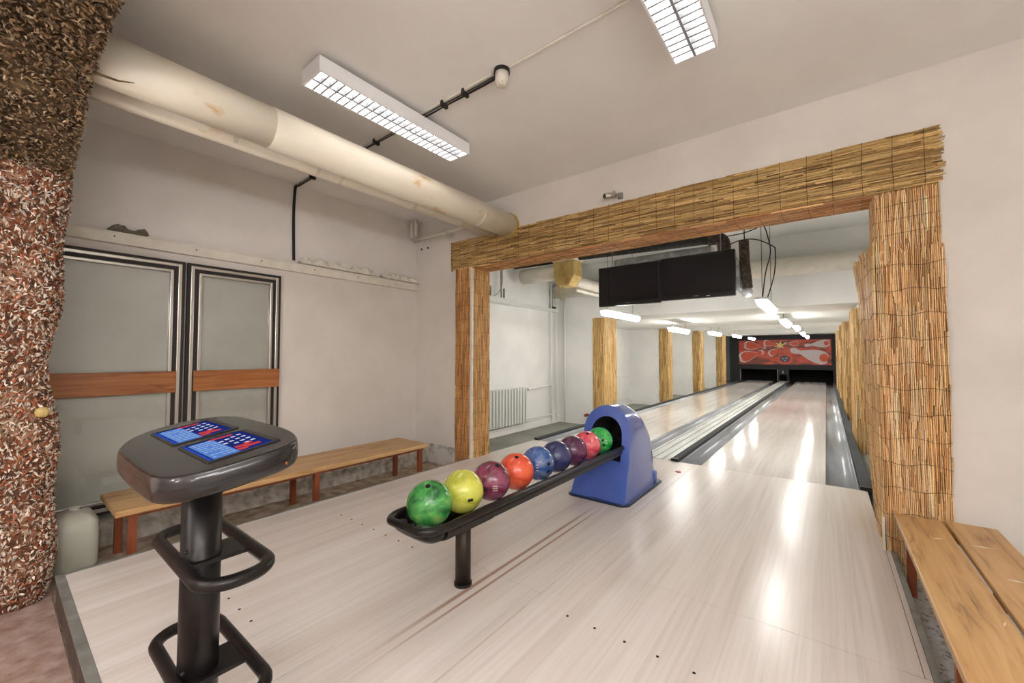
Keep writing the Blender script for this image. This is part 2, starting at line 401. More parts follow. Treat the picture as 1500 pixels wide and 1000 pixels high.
# left column screen
t = thing('column_reed_screen', 'orange-toned reed mat on the left jamb with a white corner strip', 'reed screen', (-3.3, WY, FZ))
pobj('backing', MB().box((-3.49, WY - 0.01, FZ), (XL - 0.01, WY - 0.001, 2.21)).box((XL - 0.001, WY, FZ), (XL + 0.008, 3.71, 2.2)), m_reedback, t)
mb = MB(); reeds(mb, (-3.495, WY - 0.012, FZ), (1, 0, 0), (0, 0, 1), (0, -1, 0), 0.243, 2.37, 0.0075, 0.08, 0.3, ORNG, 0.0)
pobj('front_reeds', mb, m_reed, t, kind='stuff', colors=True)
mb = MB(); reeds(mb, (XL + 0.01, WY + 0.008, FZ), (0, 1, 0), (0, 0, 1), (1, 0, 0), 0.285, 2.36, 0.0075, 0.08, 0.3, ORNG + GOLD, 0.0)
pobj('side_reeds', mb, m_reed, t, kind='stuff', colors=True)
pobj('corner_strip', B((XL - 0.012, WY - 0.022, FZ), (XL + 0.018, WY + 0.006, 2.2)), m_cream, t)
for k in range(14):
    z = 0.05 + k * 0.155
    pwire(t, [(-3.495, WY - 0.024, z), (XL - 0.012, WY - 0.024, z + .005), (XL + 0.024, WY + 0.0, z), (XL + 0.024, 3.7, z + .004)])

# right column screen: upper and lower mats, the lower one flaring into the hall
t = thing('column_reed_screen', 'wide pale straw mat hanging ragged and buckled on the right jamb', 'reed screen', (0.4, WY, FZ))
pobj('upper_backing', MB().box((0.268, WY - 0.008, 1.8), (0.545, WY - 0.001, 2.21)), m_reedback, t)
mb = MB(); reeds(mb, (0.262, WY - 0.012, 1.75), (1, 0, 0), (0, 0, 1), (0, -1, 0), 0.29, 0.44, 0.0088, 0.08, 0.3, STRAW, 0.012)
reeds(mb, (0.262, WY + 0.0, 1.75), (0, 1, 0), (0, 0, 1), (-1, 0, 0), 0.27, 0.45, 0.0088, 0.08, 0.3, STRAW, 0.01)
pobj('upper_reeds', mb, m_reed, t, kind='stuff', colors=True)
def buckle(x, z): return 0.010 * math.sin(x * 17 + z * 2.2) + 0.006 * math.sin(z * 5 + x * 8)
def front_fn(u, v, h): return Vector((0.258 + u, WY - 0.030 - h - buckle(u, v), FZ + v))
EDGE = [(-0.22, 0.292), (0.377, 0.263), (0.926, 0.236), (1.556, 0.214), (1.95, 0.182)]
def edge_x(z):
    for (z0, x0), (z1, x1) in zip(EDGE, EDGE[1:]):
        if z <= z1: return x0 + (x1 - x0) * (z - z0) / (z1 - z0)
    return EDGE[-1][1]
def side_fn(u, v, h):
    z = FZ + v; k = u / 0.73; x = 0.258 * (1 - k) + (edge_x(z)) * k + 0.006 * math.sin(u * 14 + z * 3)
    return Vector((x - h, WY - 0.025 + u, z))
mb = MB(); n1, n2 = 14, 16; vs_ = []; fs_ = []
for i in range(n1 + 1):
    for j in range(n2 + 1): vs_.append(front_fn(0.3 * i / n1, 1.96 * j / n2, -0.006))
for i in range(n1):
    for j in range(n2): a = i * (n2 + 1) + j; fs_.append((a, a + n2 + 1, a + n2 + 2, a + 1))
mb.add(vs_, fs_); vs_ = []; fs_ = []
for i in range(n1 + 1):
    for j in range(n2 + 1): vs_.append(side_fn(0.72 * i / n1, 1.9 * j / n2, -0.006))
for i in range(n1):
    for j in range(n2): a = i * (n2 + 1) + j; fs_.append((a, a + 1, a + n2 + 2, a + n2 + 1))
mb.add(vs_, fs_); bk = pobj('lower_backing', mb, m_reedback, t); so = bk.modifiers.new('thick', 'SOLIDIFY'); so.thickness = 0.004
mb = MB(); reeds(mb, (0, 0, 0), (1, 0, 0), (0, 0, 1), (0, -1, 0), 0.302, 1.975, 0.0086, 0.08, 0.32, STRAW, 0.03, front_fn)
pobj('front_reeds', mb, m_reed, t, kind='stuff', colors=True)
mb = MB(); reeds(mb, (0, 0, 0), (0, 1, 0), (0, 0, 1), (-1, 0, 0), 0.735, 1.99, 0.0088, 0.08, 0.32, STRAW + GOLD[:2], 0.07, side_fn)
pobj('side_reeds', mb, m_reed, t, kind='stuff', colors=True)
for k in range(13):
    v = 0.08 + k * 0.15
    pts = [side_fn(0.72 - 0.72 * i / 8, v + 0.012 * math.sin(i * 1.3 + k), 0.011) for i in range(9)]
    pts += [front_fn(0.302 * i / 8, v + 0.01 * math.sin(i * 1.1 + k * 2), 0.011) for i in range(9)]
    pwire(t, pts, 0.0013)
for k in range(3):
    z = 1.92 + k * 0.09
    pwire(t, [(0.258, 3.68, z - .01), (0.252, WY - 0.02, z), (0.4, WY - 0.024, z + 0.012), (0.55, WY - 0.022, z + 0.02)])
pobj('corner_strip', B((0.250, WY - 0.058, FZ), (0.262, WY - 0.044, 0.2)), m_cream, t)

# hall pillars, left and right
LEFTNAMES = ['reed-clad pillar on the left side of the lanes, nearest beyond the opening', 'second reed-clad pillar along the left side of the lanes',
             'third reed-clad pillar along the left side of the lanes', 'last and farthest reed-clad pillar on the left, beside the masking wall']
for i, (y0, y1) in enumerate(PIL):
    t = thing('pillar_reed_screen', LEFTNAMES[i], 'reed screen', (-3.38, y0, -0.14), 'reed screens along the left of the lanes')
    top = [1.885, 2.0, 1.99, 2.0][i]; H = top + 0.14; pt = 0.010 + 0.004 * i; fx = -3.50
    pobj('backing', MB().box((fx, y0 - 0.01, -0.14), (-3.285, y0, top)).box((-3.285, y0, -0.14), (-3.279, y1, top)), m_reedback, t)
    mb = MB(); reeds(mb, (fx, y0 - 0.012, -0.14), (1, 0, 0), (0, 0, 1), (0, -1, 0), -3.277 - fx, H, pt, 0.12, 0.4, GOLD + BROWN[:2], 0.01)
    reeds(mb, (-3.277, y0, -0.14), (0, 1, 0), (0, 0, 1), (1, 0, 0), y1 - y0, H, pt, 0.12, 0.4, GOLD, 0.01)
    pobj('reeds', mb, m_reed, t, kind='stuff', colors=True)
RN = ['pale reed mat on the right wall of the lanes, nearest beyond the right jamb', 'second reed mat along the right wall of the lanes', 'third reed mat along the right wall of the lanes', 'farthest reed mat on the right beside the masking wall']
for i, (y0, y1) in enumerate([(7.3, 8.1), (10.9, 11.7), (14.3, 15.0), (17.9, 18.6)]):
    t = thing('pillar_reed_screen', RN[i], 'reed screen', (0.4, y0, -0.14), 'reed screens along the right of the lanes')
    top = [1.84, 1.92, 2.0, 2.05][i]; H = top + 0.14; pt = 0.011 + 0.004 * i; xs = 0.305 - 0.002 * i
    pobj('backing', MB().box((xs, y0 - 0.006, -0.14), (0.62, y0, top)).box((xs + 0.002, y0, -0.14), (xs + 0.01, y1, top)), m_reedback, t)
    mb = MB(); reeds(mb, (xs, y0 - 0.008, -0.14), (1, 0, 0), (0, 0, 1), (0, -1, 0), 0.32, H, pt, 0.12, 0.4, STRAW + GOLD, 0.01)
    reeds(mb, (xs, y0, -0.14), (0, 1, 0), (0, 0, 1), (-1, 0, 0), y1 - y0, H, pt, 0.12, 0.4, STRAW + GOLD, 0.01)
    pobj('reeds', mb, m_reed, t, kind='stuff', colors=True)

# ------------------------------------------------------------------ lanes, gutters, caps
LY0, LY1 = 4.722, 22.6
def gutter(x0, x1, parent):
    mb = MB(); c = (x0 + x1) / 2; r = (x1 - x0) / 2; n = 10; prof = [(c - r * math.cos(PI * k / n), -0.008 - 0.085 * math.sin(PI * k / n)) for k in range(n + 1)]
    vs = []; out = [(x, LY0, z) for x, z in prof] + [(x, LY1, z) for x, z in prof]
    fs = [(k, k + 1, n + 2 + k, n + 1 + k) for k in range(n)]
    mb.add(out, fs); o = pobj('gutter', mb, m_gutter, parent, smooth=True)
    s = o.modifiers.new('thick', 'SOLIDIFY'); s.thickness = 0.006; s.offset = -1
    return o
for nm, x0, x1, lab in (('bowling_lane', -3.012, -1.955, 'left bowling lane of pale boards running behind the blue hood'), ('bowling_lane', -1.083, -0.029, 'right bowling lane of pale boards with bright lamp reflections')):
    t = thing(nm, lab, 'bowling lane', ((x0 + x1) / 2, LY0, 0), 'the two bowling lanes')
    ys = [LY0, 7.2, 9.6, 12.3, 15, 17.7, 20.2, LY1]
    for a, b in zip(ys, ys[1:]): pobj('lane_panel', B((x0, a + 0.0015, -0.03), (x1, b - 0.0015, 0)), m_lane, t)
    pobj('lane_bed', B((x0 + 0.002, LY0 + 0.002, -0.12), (x1 - 0.002, LY1, -0.031)), m_dark, t)
    gutter(x0 - (0.236 if x0 > -2 else 0.185), x0 - 0.001, t); gutter(x1 + 0.001, x1 + 0.236, t)
    for k in range(7):
        x = x0 + (x1 - x0) * (k + 1) / 8; y = 8.95 + 0.16 * (3 - abs(k - 3))
        pr = MB(); pr.prism([(x - 0.012, y, 0), (x + 0.012, y, 0), (x, y + 0.09, 0)], (0, 0, 0.001)); pobj('lane_arrow', pr, m_post, t)
pr = MB(); pr.prism([(-1.01, 5.94, 0.0002), (-0.95, 5.955, 0.0002), (-0.78, 5.985, 0.0002), (-0.775, 6.03, 0.0002), (-0.84, 6.04, 0.0002), (-0.97, 5.99, 0.0002)], (0, 0, 0.0006))
tag(obj('lane_scuff_patch', pr, mat('scuff_mark', (176, 164, 154), 0.5)), 'dull dark scuff on the right lane near its left gutter', 'scuff mark')
def cap(x0, x1, lab):
    t = tag(obj('lane_divider', B((x0, LY0 + 0.01, -0.13), (x1, 22.58, 0.028)), m_cap, bevel=0.006), lab, 'divider')
    pobj('end_block', B((x0 - 0.002, LY0 - 0.006, -0.01), (x1 + 0.002, LY0 + 0.02, 0.031)), m_black, t) if False else None
    e = obj('end_block', B((x0 - 0.002, LY0 - 0.004, 0.001), (x1 + 0.002, LY0 + 0.03, 0.031)), m_black, t, bevel=0.004)
    return t
cap(-1.40, -1.325, 'charcoal carpeted divider between ball return track and right lane')
cap(0.215, 0.295, 'charcoal carpeted kerb right of the right lane below the reed mats')
cap(-3.262, -3.20, 'long black kerb left of the left lane beside the reed pillars')
t = thing('ball_return_track', 'white ribbed ball return cover running between the two lanes', 'ball return', (-1.56, LY0, 0))
pobj('cover', B((-1.716, LY0, -0.12), (-1.404, 22.58, 0.004)), m_track, t)
for x in (-1.70, -1.60, -1.50, -1.42): pobj('rib', B((x - 0.012, LY0, 0.004), (x + 0.012, 22.58, 0.018)), m_track, t, bevel=0.004)

# ------------------------------------------------------------------ masking unit and mural
MY = 22.6
t = thing('pinsetter_masking', 'dark masking front over the pin pits at the far end of the lanes', 'masking unit', (-1.73, MY, 0))
mb = MB(); mb.box((-3.79, MY, 0.54), (0.34, MY + 0.12, 2.13)); mb.box((-3.79, MY, -0.14), (-3.33, MY + 0.12, 0.54)); mb.box((0.235, MY, -0.14), (0.34, MY + 0.12, 0.54)); mb.box((-1.80, MY, 0.30), (-1.36, MY + 0.12, 0.54))
mb.box((-1.80, MY, -0.14), (-1.745, MY + 0.12, 0.30)); mb.box((-1.45, MY, -0.14), (-1.36, MY + 0.12, 0.30))
pobj('masking_panel', mb, m_mask, t)
mb = MB(); mb.box((-3.33, MY + 1.0, -0.14), (0.235, MY + 1.05, 0.7)); mb.box((-3.35, MY + 0.12, 0.56), (0.25, MY + 1.05, 0.6)); mb.box((-3.4, MY + .12, -.14), (-3.34, MY + 1.05, .6)); mb.box((.236, MY + .12, -.14), (.29, MY + 1.05, .6)); mb.box((-3.33, MY + .01, -.14), (.235, MY + 1.0, -.1))
pobj('pin_pit', mb, m_dark, t)
pobj('edge_post', B((-3.35, MY - 0.03, -0.02), (-3.31, MY, 0.54)), m_trim, t)
pobj('edge_post', B((-1.82, MY - 0.03, 0), (-1.79, MY, 0.54)), m_trim, t)
pobj('marker', B((-1.61, MY - 0.012, 0.36), (-1.585, MY, 0.48)), m_cream, t)
# mural: flat print built in thin printed layers
t = thing('bowling_mural', 'red-orange printed mural of white pins flying round a ball above the pits', 'mural', (-1.6, MY, 0.77))
m_mur = mat('mural_print', (196, 84, 60), 0.4)
fa = noise(m_mur, (0.7, 1, 2.4), 1.6, 5, 0.6, 1.2)
base(m_mur, ramp(m_mur, fa, [(0.28, (92, 62, 62)), (0.42, (150, 78, 62)), (0.52, (222, 84, 58)), (0.62, (214, 92, 66)), (0.75, (190, 140, 150))]))
pobj('print_sheet', B((-3.38, MY - 0.012, 0.773), (0.19, MY, 1.92)), m_mur, t)
m_pr = mat('print_pale', (222, 208, 208), 0.4); m_po = mat('print_orange', (226, 92, 62), 0.4); m_py = mat('print_yellow', (240, 214, 140), 0.4); m_pd = mat('print_dark', (96, 70, 84), 0.4); m_pg = mat('print_grey', (150, 150, 170), 0.4)
def mpt(u, v): return Vector((-3.38 + (u - 185) / 1135 * 3.57, 0, 1.92 - (v - 140) / 312 * 1.147))
def pinshape(cx, cy, L, R, ang, k=1.0, n=24):
    pts = []
    P = [(0, .55), (.05, .8), (.15, 1), (.3, .98), (.45, .8), (.6, .5), (.7, .3), (.76, .27), (.85, .42), (.93, .42), (.98, .28), (1, 0)]
    side = [(L * (a - .4) * (1 if k == 1 else 1 - 2 * (1 - k) * abs(a - .4)), R * b * k) for a, b in P]
    loop = side + [(a, -b) for a, b in reversed(side[:-1])]
    for a, b in loop:
        x = cx + a * math.cos(ang) - b * math.sin(ang); y = cy + a * math.sin(ang) + b * math.cos(ang); pts.append((x, y))
    return pts
def layer(name, loop, m, d):
    pr = MB(); pr.prism([(mpt(u, v).x, MY - 0.012 - d, mpt(u, v).z) for u, v in loop], (0, 0.0015, 0)); return pobj(name, pr, m, t)
for (cx, cy, L, R, ang, pale) in ((322, 340, 340, 72, -0.26, 0), (375, 212, 290, 55, 0.12, 0), (1105, 336, -450, 82, 0.27, 1), (1188, 198, -290, 46, -0.1, 1), (590, 185, 190, 38, 0.25, 0), (640, 290, 170, 42, -0.6, 0), (880, 190, -180, 30, 0.05, 0)):
    layer('pin_print', pinshape(cx, cy, L, R, ang), m_pr, 0.002)
    if not pale: layer('pin_print_core', pinshape(cx + 8, cy, L * 0.84, R * 0.84, ang), m_po, 0.004)
    else: layer('pin_print_core', [(cx + (130 if L < -400 else 78) + R * 0.62 * math.cos(q * PI / 8), cy + (30 if L < -400 else -8) + R * 0.6 * math.sin(q * PI / 8)) for q in range(16)], m_po, 0.004)
star = [(720 + (95 if k % 2 else 38) * math.cos(k * PI / 6 + .2) * .8, 210 + (60 if k % 2 else 24) * math.sin(k * PI / 6 + .2)) for k in range(12)]
layer('burst_print', star, m_py, 0.003)
layer('ball_print', [(785 + 92 * math.cos(a * PI / 12), 385 + 62 * math.sin(a * PI / 12)) for a in range(24)], m_po, 0.003)
layer('ball_print_core', [(780 + 66 * math.cos(a * PI / 12), 380 + 44 * math.sin(a * PI / 12)) for a in range(24)], m_pd, 0.005)
for du, dv in ((-25, -8), (20, -12), (2, 16)): layer('ball_highlight', [(780 + du + 15 * math.cos(a * PI / 6), 385 + dv + 11 * math.sin(a * PI / 6)) for a in range(12)], m_pg, 0.007)
tag(obj('wall_speaker', B((-3.86, 21.2, 1.36), (-3.70, 21.3, 1.62)), m_black), 'small black box on the wall left of the dark masking unit', 'speaker')

# ------------------------------------------------------------------ light fixtures
m_blade = mat('louvre_aluminium', (150, 152, 156), 0.5, 0.3)
def louvre(x0, x1, y0, y1, zb, zt, lab, n=24):
    t = thing('louvre_ceiling_light', lab, 'ceiling light', ((x0 + x1) / 2, (y0 + y1) / 2, zt), 'louvred ceiling lights of the front room')
    mb = MB(); mb.box((x0, y0, zb), (x0 + 0.01, y1, zt)); mb.box((x1 - 0.01, y0, zb), (x1, y1, zt)); mb.box((x0 + 0.01, y0, zb), (x1 - 0.01, y0 + 0.014, zt)); mb.box((x0 + .01, y1 - .014, zb), (x1 - .01, y1, zt)); mb.box((x0 + .01, y0 + .014, zt - .006), (x1 - .01, y1 - .014, zt))
    pobj('housing', mb, m_white, t)
    xm = (x0 + x1) / 2
    pobj('centre_rail', B((xm - 0.006, y0 + 0.014, zb - 0.001), (xm + 0.006, y1 - 0.014, zb + 0.035)), m_blade, t)
    for xc in ((x0 + xm) / 2, (x1 + xm) / 2):
        pobj('tube', T([(xc, y0 + 0.03, zb + 0.052), (xc, y1 - 0.03, zb + 0.052)], 0.013, 10), m_tube, t)
    bm = MB().box((x0 + 0.01 - xm, -0.0045, 0), (x1 - 0.01 - xm, 0.0045, 0.003)).box((x0 + 0.01 - xm, -0.001, 0.003), (x1 - 0.01 - xm, 0.001, 0.034)).mesh('louvre_blade', m_blade)
    for k in range(1, n):
        o = link('louvre_blade', bm, t, loc=(xm, y0 + 0.014 + (y1 - y0 - 0.028) * k / n, zb + 0.001)); o.matrix_parent_inverse = Matrix.Translation(-Vector(t.location))
    for y in (y0 + 0.2, y1 - 0.2): pobj('mount', B((xm - 0.06, y - 0.015, zt), (xm + 0.06, y + 0.015, CZ)), m_trim, t)
    return t
louvre(-2.45, -2.235, 1.10, 2.32, 2.795, 2.885, 'white twin-tube louvred ceiling light beside the big cream pipe')
louvre(-0.635, -0.415, 1.08, 2.30, 2.795, 2.885, 'white louvred ceiling light cut off by the top of the frame')

m_diff = mat('clear_ribbed_diffuser', (245, 247, 250), 0.3); 
bs = m_diff.node_tree.nodes['Principled BSDF']; bs.inputs['Emission Color'].default_value = lin((255, 253, 248)); bs.inputs['Emission Strength'].default_value = TUBE_HALL
m_fill = emit('fill_tube', (251, 249, 251), FILL_REAR)
ORD = ['nearest', 'second', 'third', 'fourth', 'farthest']
def sealed(x, y0, z, top, lab, far, md=None):
    t = thing('sealed_tube_light', lab, 'tube light', (x, y0 + 0.62, z), 'sealed tube lights over the lanes')
    pts = [(-0.055, 0.03), (-0.05, 0.0), (-0.03, -0.04), (0.03, -0.04), (0.05, 0.0), (0.055, 0.03)]
    mb = MB(); mb.prism([(x + a, y0, z + b) for a, b in pts], (0, 1.24, 0)); pobj('diffuser', mb, md or m_diff, t, bevel=0.006 if not far else 0)
    pobj('housing', B((x - 0.06, y0 - 0.01, z + 0.03), (x + 0.06, y0 + 1.25, z + 0.055)), m_rad, t, bevel=0.005 if not far else 0)
    for y in (y0 + 0.12, y0 + 1.05): pobj('hanger', T([(x, y, z + 0.055), (x, y, top)], 0.003, 6), m_cable, t)
    if not far:
        for y in (y0 + 0.02, y0 + 1.2):
            for s in (-1, 1): pobj('clip', B((x + s * 0.052 - 0.005, y, z + 0.005), (x + s * 0.052 + 0.008, y + 0.02, z + 0.045)), m_alu, t)
    return t
for i, y in enumerate((5.16, 8.16, 11.6, 15.1, 18.6)):
    tz = [CZ, 1.89, 2.24, 2.24, 2.24][i]
    z = [1.77, 1.70, 1.78, 1.84, 1.88][i]
    sealed(-2.40, y, z, tz, '%s sealed tube light of the left row over the lanes' % ORD[i], i > 1)
    sealed(-0.55 if i == 0 else -0.56, y, [1.765, 1.76, 1.86, 1.86, 1.9][i], tz, '%s sealed tube light of the right row over the lanes' % ORD[i], i > 1)

def bare(x, y0, z, lab):  # unseen fill lamp, added to brighten the front room's walls and ceiling
    t = thing('fill_tube_light', lab, 'tube light', (x, y0 + 0.75, z), 'added fill tubes behind the viewpoint')
    pobj('tube', T([(x, y0, z), (x, y0 + 1.5, z)], 0.019, 12), m_fill, t)
    for y in (y0 - 0.02, y0 + 1.5): pobj('end_cap', B((x - 0.022, y, z - 0.022), (x + 0.022, y + 0.02, z + 0.022)), m_white, t)
    for y in (y0 + 0.1, y0 + 1.4): pobj('hanger', T([(x, y, z + 0.019), (x, y, CZ)], 0.003, 6), m_cable, t)
for lab, x, y in zip(('left', 'middle', 'right', 'far right', 'rear left', 'rear right'), (-1.7, 0.35, 1.1, 2.4, -1.2, 1.2), (-2.2, -1.75, -1.3, -0.9, -3.5, -3.5)):
    bare(x, y, 1.95, 'added fill tube hung unseen behind the viewpoint, ' + lab)

# ------------------------------------------------------------------ televisions
def tv(x0, x1, z0, z1, y, lab, rz):
    t = thing('television', lab, 'television', ((x0 + x1) / 2, y, z0), 'televisions hung over the lanes')
    t.rotation_euler = (0, 0, 0)
    pobj('casing', B((x0, y, z0), (x1, y + 0.07, z1)), m_tv, t, bevel=0.006)
    pobj('screen', B((x0 + 0.03, y - 0.002, z0 + 0.055), (x1 - 0.03, y, z1 - 0.03)), m_tvs, t)
    pobj('logo', B(((x0 + x1) / 2 - 0.03, y - 0.003, z0 + 0.024), ((x0 + x1) / 2 + 0.03, y, z0 + 0.032)), m_trim, t)
    pobj('mount_plate', B(((x0 + x1) / 2 - 0.2, y + 0.07, z0 + 0.15), ((x0 + x1) / 2 + 0.2, y + 0.1, z1 - 0.1)), m_alu, t)
    return t
a = tv(-2.545, -1.682, 1.87, 2.42, 5.3, 'black flat television hanging on the left of the pair', 0)
for x in (-2.37,): pobj('hanging_rod', T([(x, 5.38, 2.3), (x, 5.38, CZ)], 0.006, 8), m_trim, a)
a = tv(-1.676, -0.82, 1.885, 2.43, 5.3, 'black flat television hanging on the right of the pair', 0)
pobj('hanging_rod', T([(-0.98, 5.38, 2.3), (-0.98, 5.38, CZ)], 0.006, 8), m_trim, a)
pobj('standby_strip', B((-1.13, 5.296, 1.902), (-1.09, 5.3, 1.908)), m_white, a)

# ------------------------------------------------------------------ pipes and ducts of the hall
t = thing('black_duct_pipe', 'long dark insulated pipe under the hall ceiling, bending down behind the televisions', 'pipe', (-2.5, 5.6, 2.66))
pobj('run', T([(-4.3, 5.62, 2.76), (-3.2, 5.62, 2.745), (-1.25, 5.62, 2.68), (-1.14, 5.62, 2.67)], 0.07, 14), m_insulblk, t, smooth=True)
pobj('elbow', T(smoothpath([(-1.16, 5.62, 2.665), (-1.04, 5.62, 2.655), (-0.99, 5.62, 2.58), (-0.985, 5.62, 2.40), (-0.985, 5.62, 2.2)], 5), 0.078, 14), m_insul, t, smooth=True)
tag(obj('foil_duct_strip', B((-2.5, 5.72, 2.44), (-1.15, 5.9, 2.62)), m_silver, bevel=0.02), 'silvery flat duct showing between the televisions and dark pipe', 'duct')
t = thing('insulated_riser', 'short vertical brown insulated pipe hanging right of the televisions', 'pipe', (-0.74, 5.5, 1.9))
pobj('sleeve', T([(-0.752, 5.5, 2.55), (-0.745, 5.5, 2.3), (-0.72, 5.5, 1.98)], 0.055, 12), m_insul, t, smooth=True)
pobj('bottom_cap', MB().sphere((-0.725, 5.5, 1.93), 0.062, 12, 8), m_silver, t, smooth=True)
pobj('foil_branch', T([(-0.86, 5.5, 2.36), (-0.83, 5.5, 2.25), (-0.82, 5.5, 2.0), (-0.76, 5.5, 1.95)], 0.04, 10), m_silver, t, smooth=True)
for x in (-0.745,): pobj('hanging_rod', T([(x, 5.5, 2.5), (x, 5.5, CZ)], 0.006, 8), m_cable, t)
tag(obj('threaded_rod', T([(-0.93, 5.25, 2.4), (-0.93, 5.25, CZ)], 0.005, 8), m_cable), 'thin dark threaded rod above the right corner of the televisions', 'rod')
tag(obj('lamp_cable', T(smoothpath([(-0.93, 5.4, 2.615), (-0.76, 5.4, 2.62), (-0.62, 5.4, 2.65), (-0.545, 5.4, 2.68), (-0.50, 5.4, 2.55), (-0.475, 5.4, 2.35), (-0.52, 5.35, 2.12), (-0.55, 5.3, 1.82)], 6), 0.006, 6), m_cable), 'black cable looping from the dark pipe down to the right tube light, left strand', 'cable')
tag(obj('lamp_cable', T(smoothpath([(-0.93, 5.42, 2.50), (-0.78, 5.42, 2.545), (-0.62, 5.42, 2.53), (-0.46, 5.42, 2.43), (-0.43, 5.42, 2.36), (-0.445, 5.42, 2.1), (-0.53, 5.5, 1.82)], 6), 0.006, 6), m_cable), 'black cable sagging behind the first, reaching the right tube light further back', 'cable')
tag(obj('white_duct', T([(-4.3, 6.86, 2.43), (1.0, 6.86, 2.43)], 0.125, 18), m_cream, smooth=True), 'large white pipe crossing the hall under the ceiling in front of the low soffit', 'pipe')
tag(obj('white_elbow_pipe', T([(-4.1, 5.6, 2.53), (-3.3, 5.6, 2.53)], 0.13, 18), m_cream, smooth=True), 'thick white pipe stub left of the yellow taped box', 'pipe')
t = thing('taped_duct_box', 'yellow taped duct box with hanging tape ends under the hall ceiling', 'duct', (-3.2, 5.6, 2.4))
mb = MB(); mb.prism([(-3.42, 5.46, 2.75), (-3.40, 5.46, 2.42), (-3.34, 5.46, 2.27), (-3.12, 5.46, 2.27), (-3.03, 5.46, 2.42), (-3.04, 5.46, 2.75)], (0, 0.28, 0)); pobj('tape_wrap', mb, m_tape, t, bevel=0.02)
pobj('upper_sleeve', B((-3.43, 5.44, 2.66), (-3.02, 5.76, 2.92)), m_cream, t, bevel=0.02)
for p in ([(-3.30, 5.45, 2.28), (-3.28, 5.43, 2.15), (-3.25, 5.44, 2.04)], [(-3.24, 5.45, 2.28), (-3.19, 5.44, 2.2), (-3.14, 5.43, 2.14)]):
    mb = MB(); vs_ = []
    for q in p: vs_ += [(q[0] - .012, q[1], q[2]), (q[0] + .012, q[1], q[2]), (q[0] + .012, q[1] + .004, q[2]), (q[0] - .012, q[1] + .004, q[2])]
    fs_ = [(i * 4 + a_, i * 4 + (a_ + 1) % 4, i * 4 + 4 + (a_ + 1) % 4, i * 4 + 4 + a_) for i in range(2) for a_ in range(4)] + [(0, 3, 2, 1), (8, 9, 10, 11)]
    mb.add(vs_, fs_); pobj('tape_end', mb, m_tape, t)
tag(obj('white_branch_pipe', T([(-3.12, 5.7, 2.36), (-3.10, 7.06, 2.36)], 0.085, 16), m_cream, smooth=True), 'white pipe running from the yellow taped box into the soffit', 'pipe')
tag(obj('white_branch_pipe', T([(-3.12, 5.7, 2.22), (-3.10, 7.06, 2.22)], 0.028, 10), m_cream, smooth=True), 'thin white pipe just below the one from the taped box', 'pipe')
# wall rail, small pipes and radiators
t = thing('wall_conduit', 'white conduit rail with brackets on the hall wall left of the lanes', 'conduit', (-4.28, 5.5, 2.08))
pobj('rail', B((-4.3, 3.75, 2.04), (-4.21, 6.95, 2.10)), m_rad, t)
pobj('junction_plate', B((-4.3, 4.6, 2.03), (-4.12, 5.45, 2.115)), m_rad, t)
for y in (4.9, 5.25, 6.75): pobj('bracket', B((-4.26, y, 2.11), (-4.235, y + 0.02, 2.3)), m_trim, t)
pobj('cable_drop', T(smoothpath([(-4.2, 5.15, 2.75), (-4.2, 5.16, 2.4), (-4.2, 5.05, 2.2), (-4.2, 4.85, 2.12), (-4.2, 4.8, 2.3)], 5), 0.006, 6), m_trim, t)
pobj('cable_drop', T([(-4.2, 5.12, 2.75), (-4.2, 5.13, 2.12)], 0.014, 6), m_trim, t)
pobj('clamp', B((-4.26, 6.72, 2.10), (-4.22, 6.86, 2.14)), m_cable, t)
for i, (x, y) in enumerate(((-4.24, 6.72), (-4.24, 6.9), (-4.1, 7.0))):
    tag(obj('riser_pipe', T([(x, y, -0.1), (x, y, 2.8)], 0.014, 8), m_hall, smooth=True), ['leftmost thin white riser pipe in the hall corner', 'middle thin white riser pipe in the hall corner', 'rightmost thin white riser pipe on the pier face in the hall corner'][i], 'pipe', 'riser pipes in the hall corner')
def radiator(y0, y1, z0, z1, lab, n):
    t = thing('radiator', lab, 'radiator', (-4.2, (y0 + y1) / 2, z0))
    p = (y1 - y0) / n; bm = MB()
    bm.box((-0.06, -p * 0.33, 0), (0.06, p * 0.33, z1 - z0)); me = bm.mesh('section', m_rad)
    for k in range(n):
        o = link('section', me, t, bevel=0.01, loc=(-4.2, y0 + p * (k + 0.5), z0)); o.matrix_parent_inverse = Matrix.Translation(-Vector(t.location))
    for z in (z0 + 0.05, z1 - 0.05): pobj('manifold', T([(-4.2, y0, z), (-4.2, y1, z)], 0.02, 8), m_rad, t)
    pobj('valve', T([(-4.2, y1, z1 - 0.04), (-4.2, y1 + 0.07, z1 - 0.04)], 0.022, 8), m_cable, t)
    pobj('supply_pipe', T([(-4.2, y1 + 0.07, z1 - 0.04), (-4.22, y1 + 0.9, z1 - 0.01), (-4.24, 6.72 if y1 < 6 else y1 + 0.95, z1)], 0.012, 8), m_hall, t)
    pobj('return_pipe', T([(-4.2, y1 - 0.02, z0 + 0.04), (-4.22, y1 + 0.9, z0 + 0.02), (-4.24, 6.9 if y1 < 6 else y1 + 0.95, z0 + 0.06)], 0.012, 8), m_hall, t)
    return t
radiator(4.45, 5.8, 0.02, 0.62, 'white ribbed radiator on the hall wall behind the left jamb', 17)
radiator(9.0, 9.75, 0.02, 0.66, 'small white radiator in the second bay behind the nearest left pillar', 10)
t = thing('wall_outlet_pipe', 'short rusty pipe stub at the floor beside the pillar near the blue hood', 'pipe', (-3.55, 6.9, 0))
pobj('stub', T([(-3.62, 7.03, 0.05), (-3.62, 6.93, 0.05)], 0.03, 10), m_rust, t)

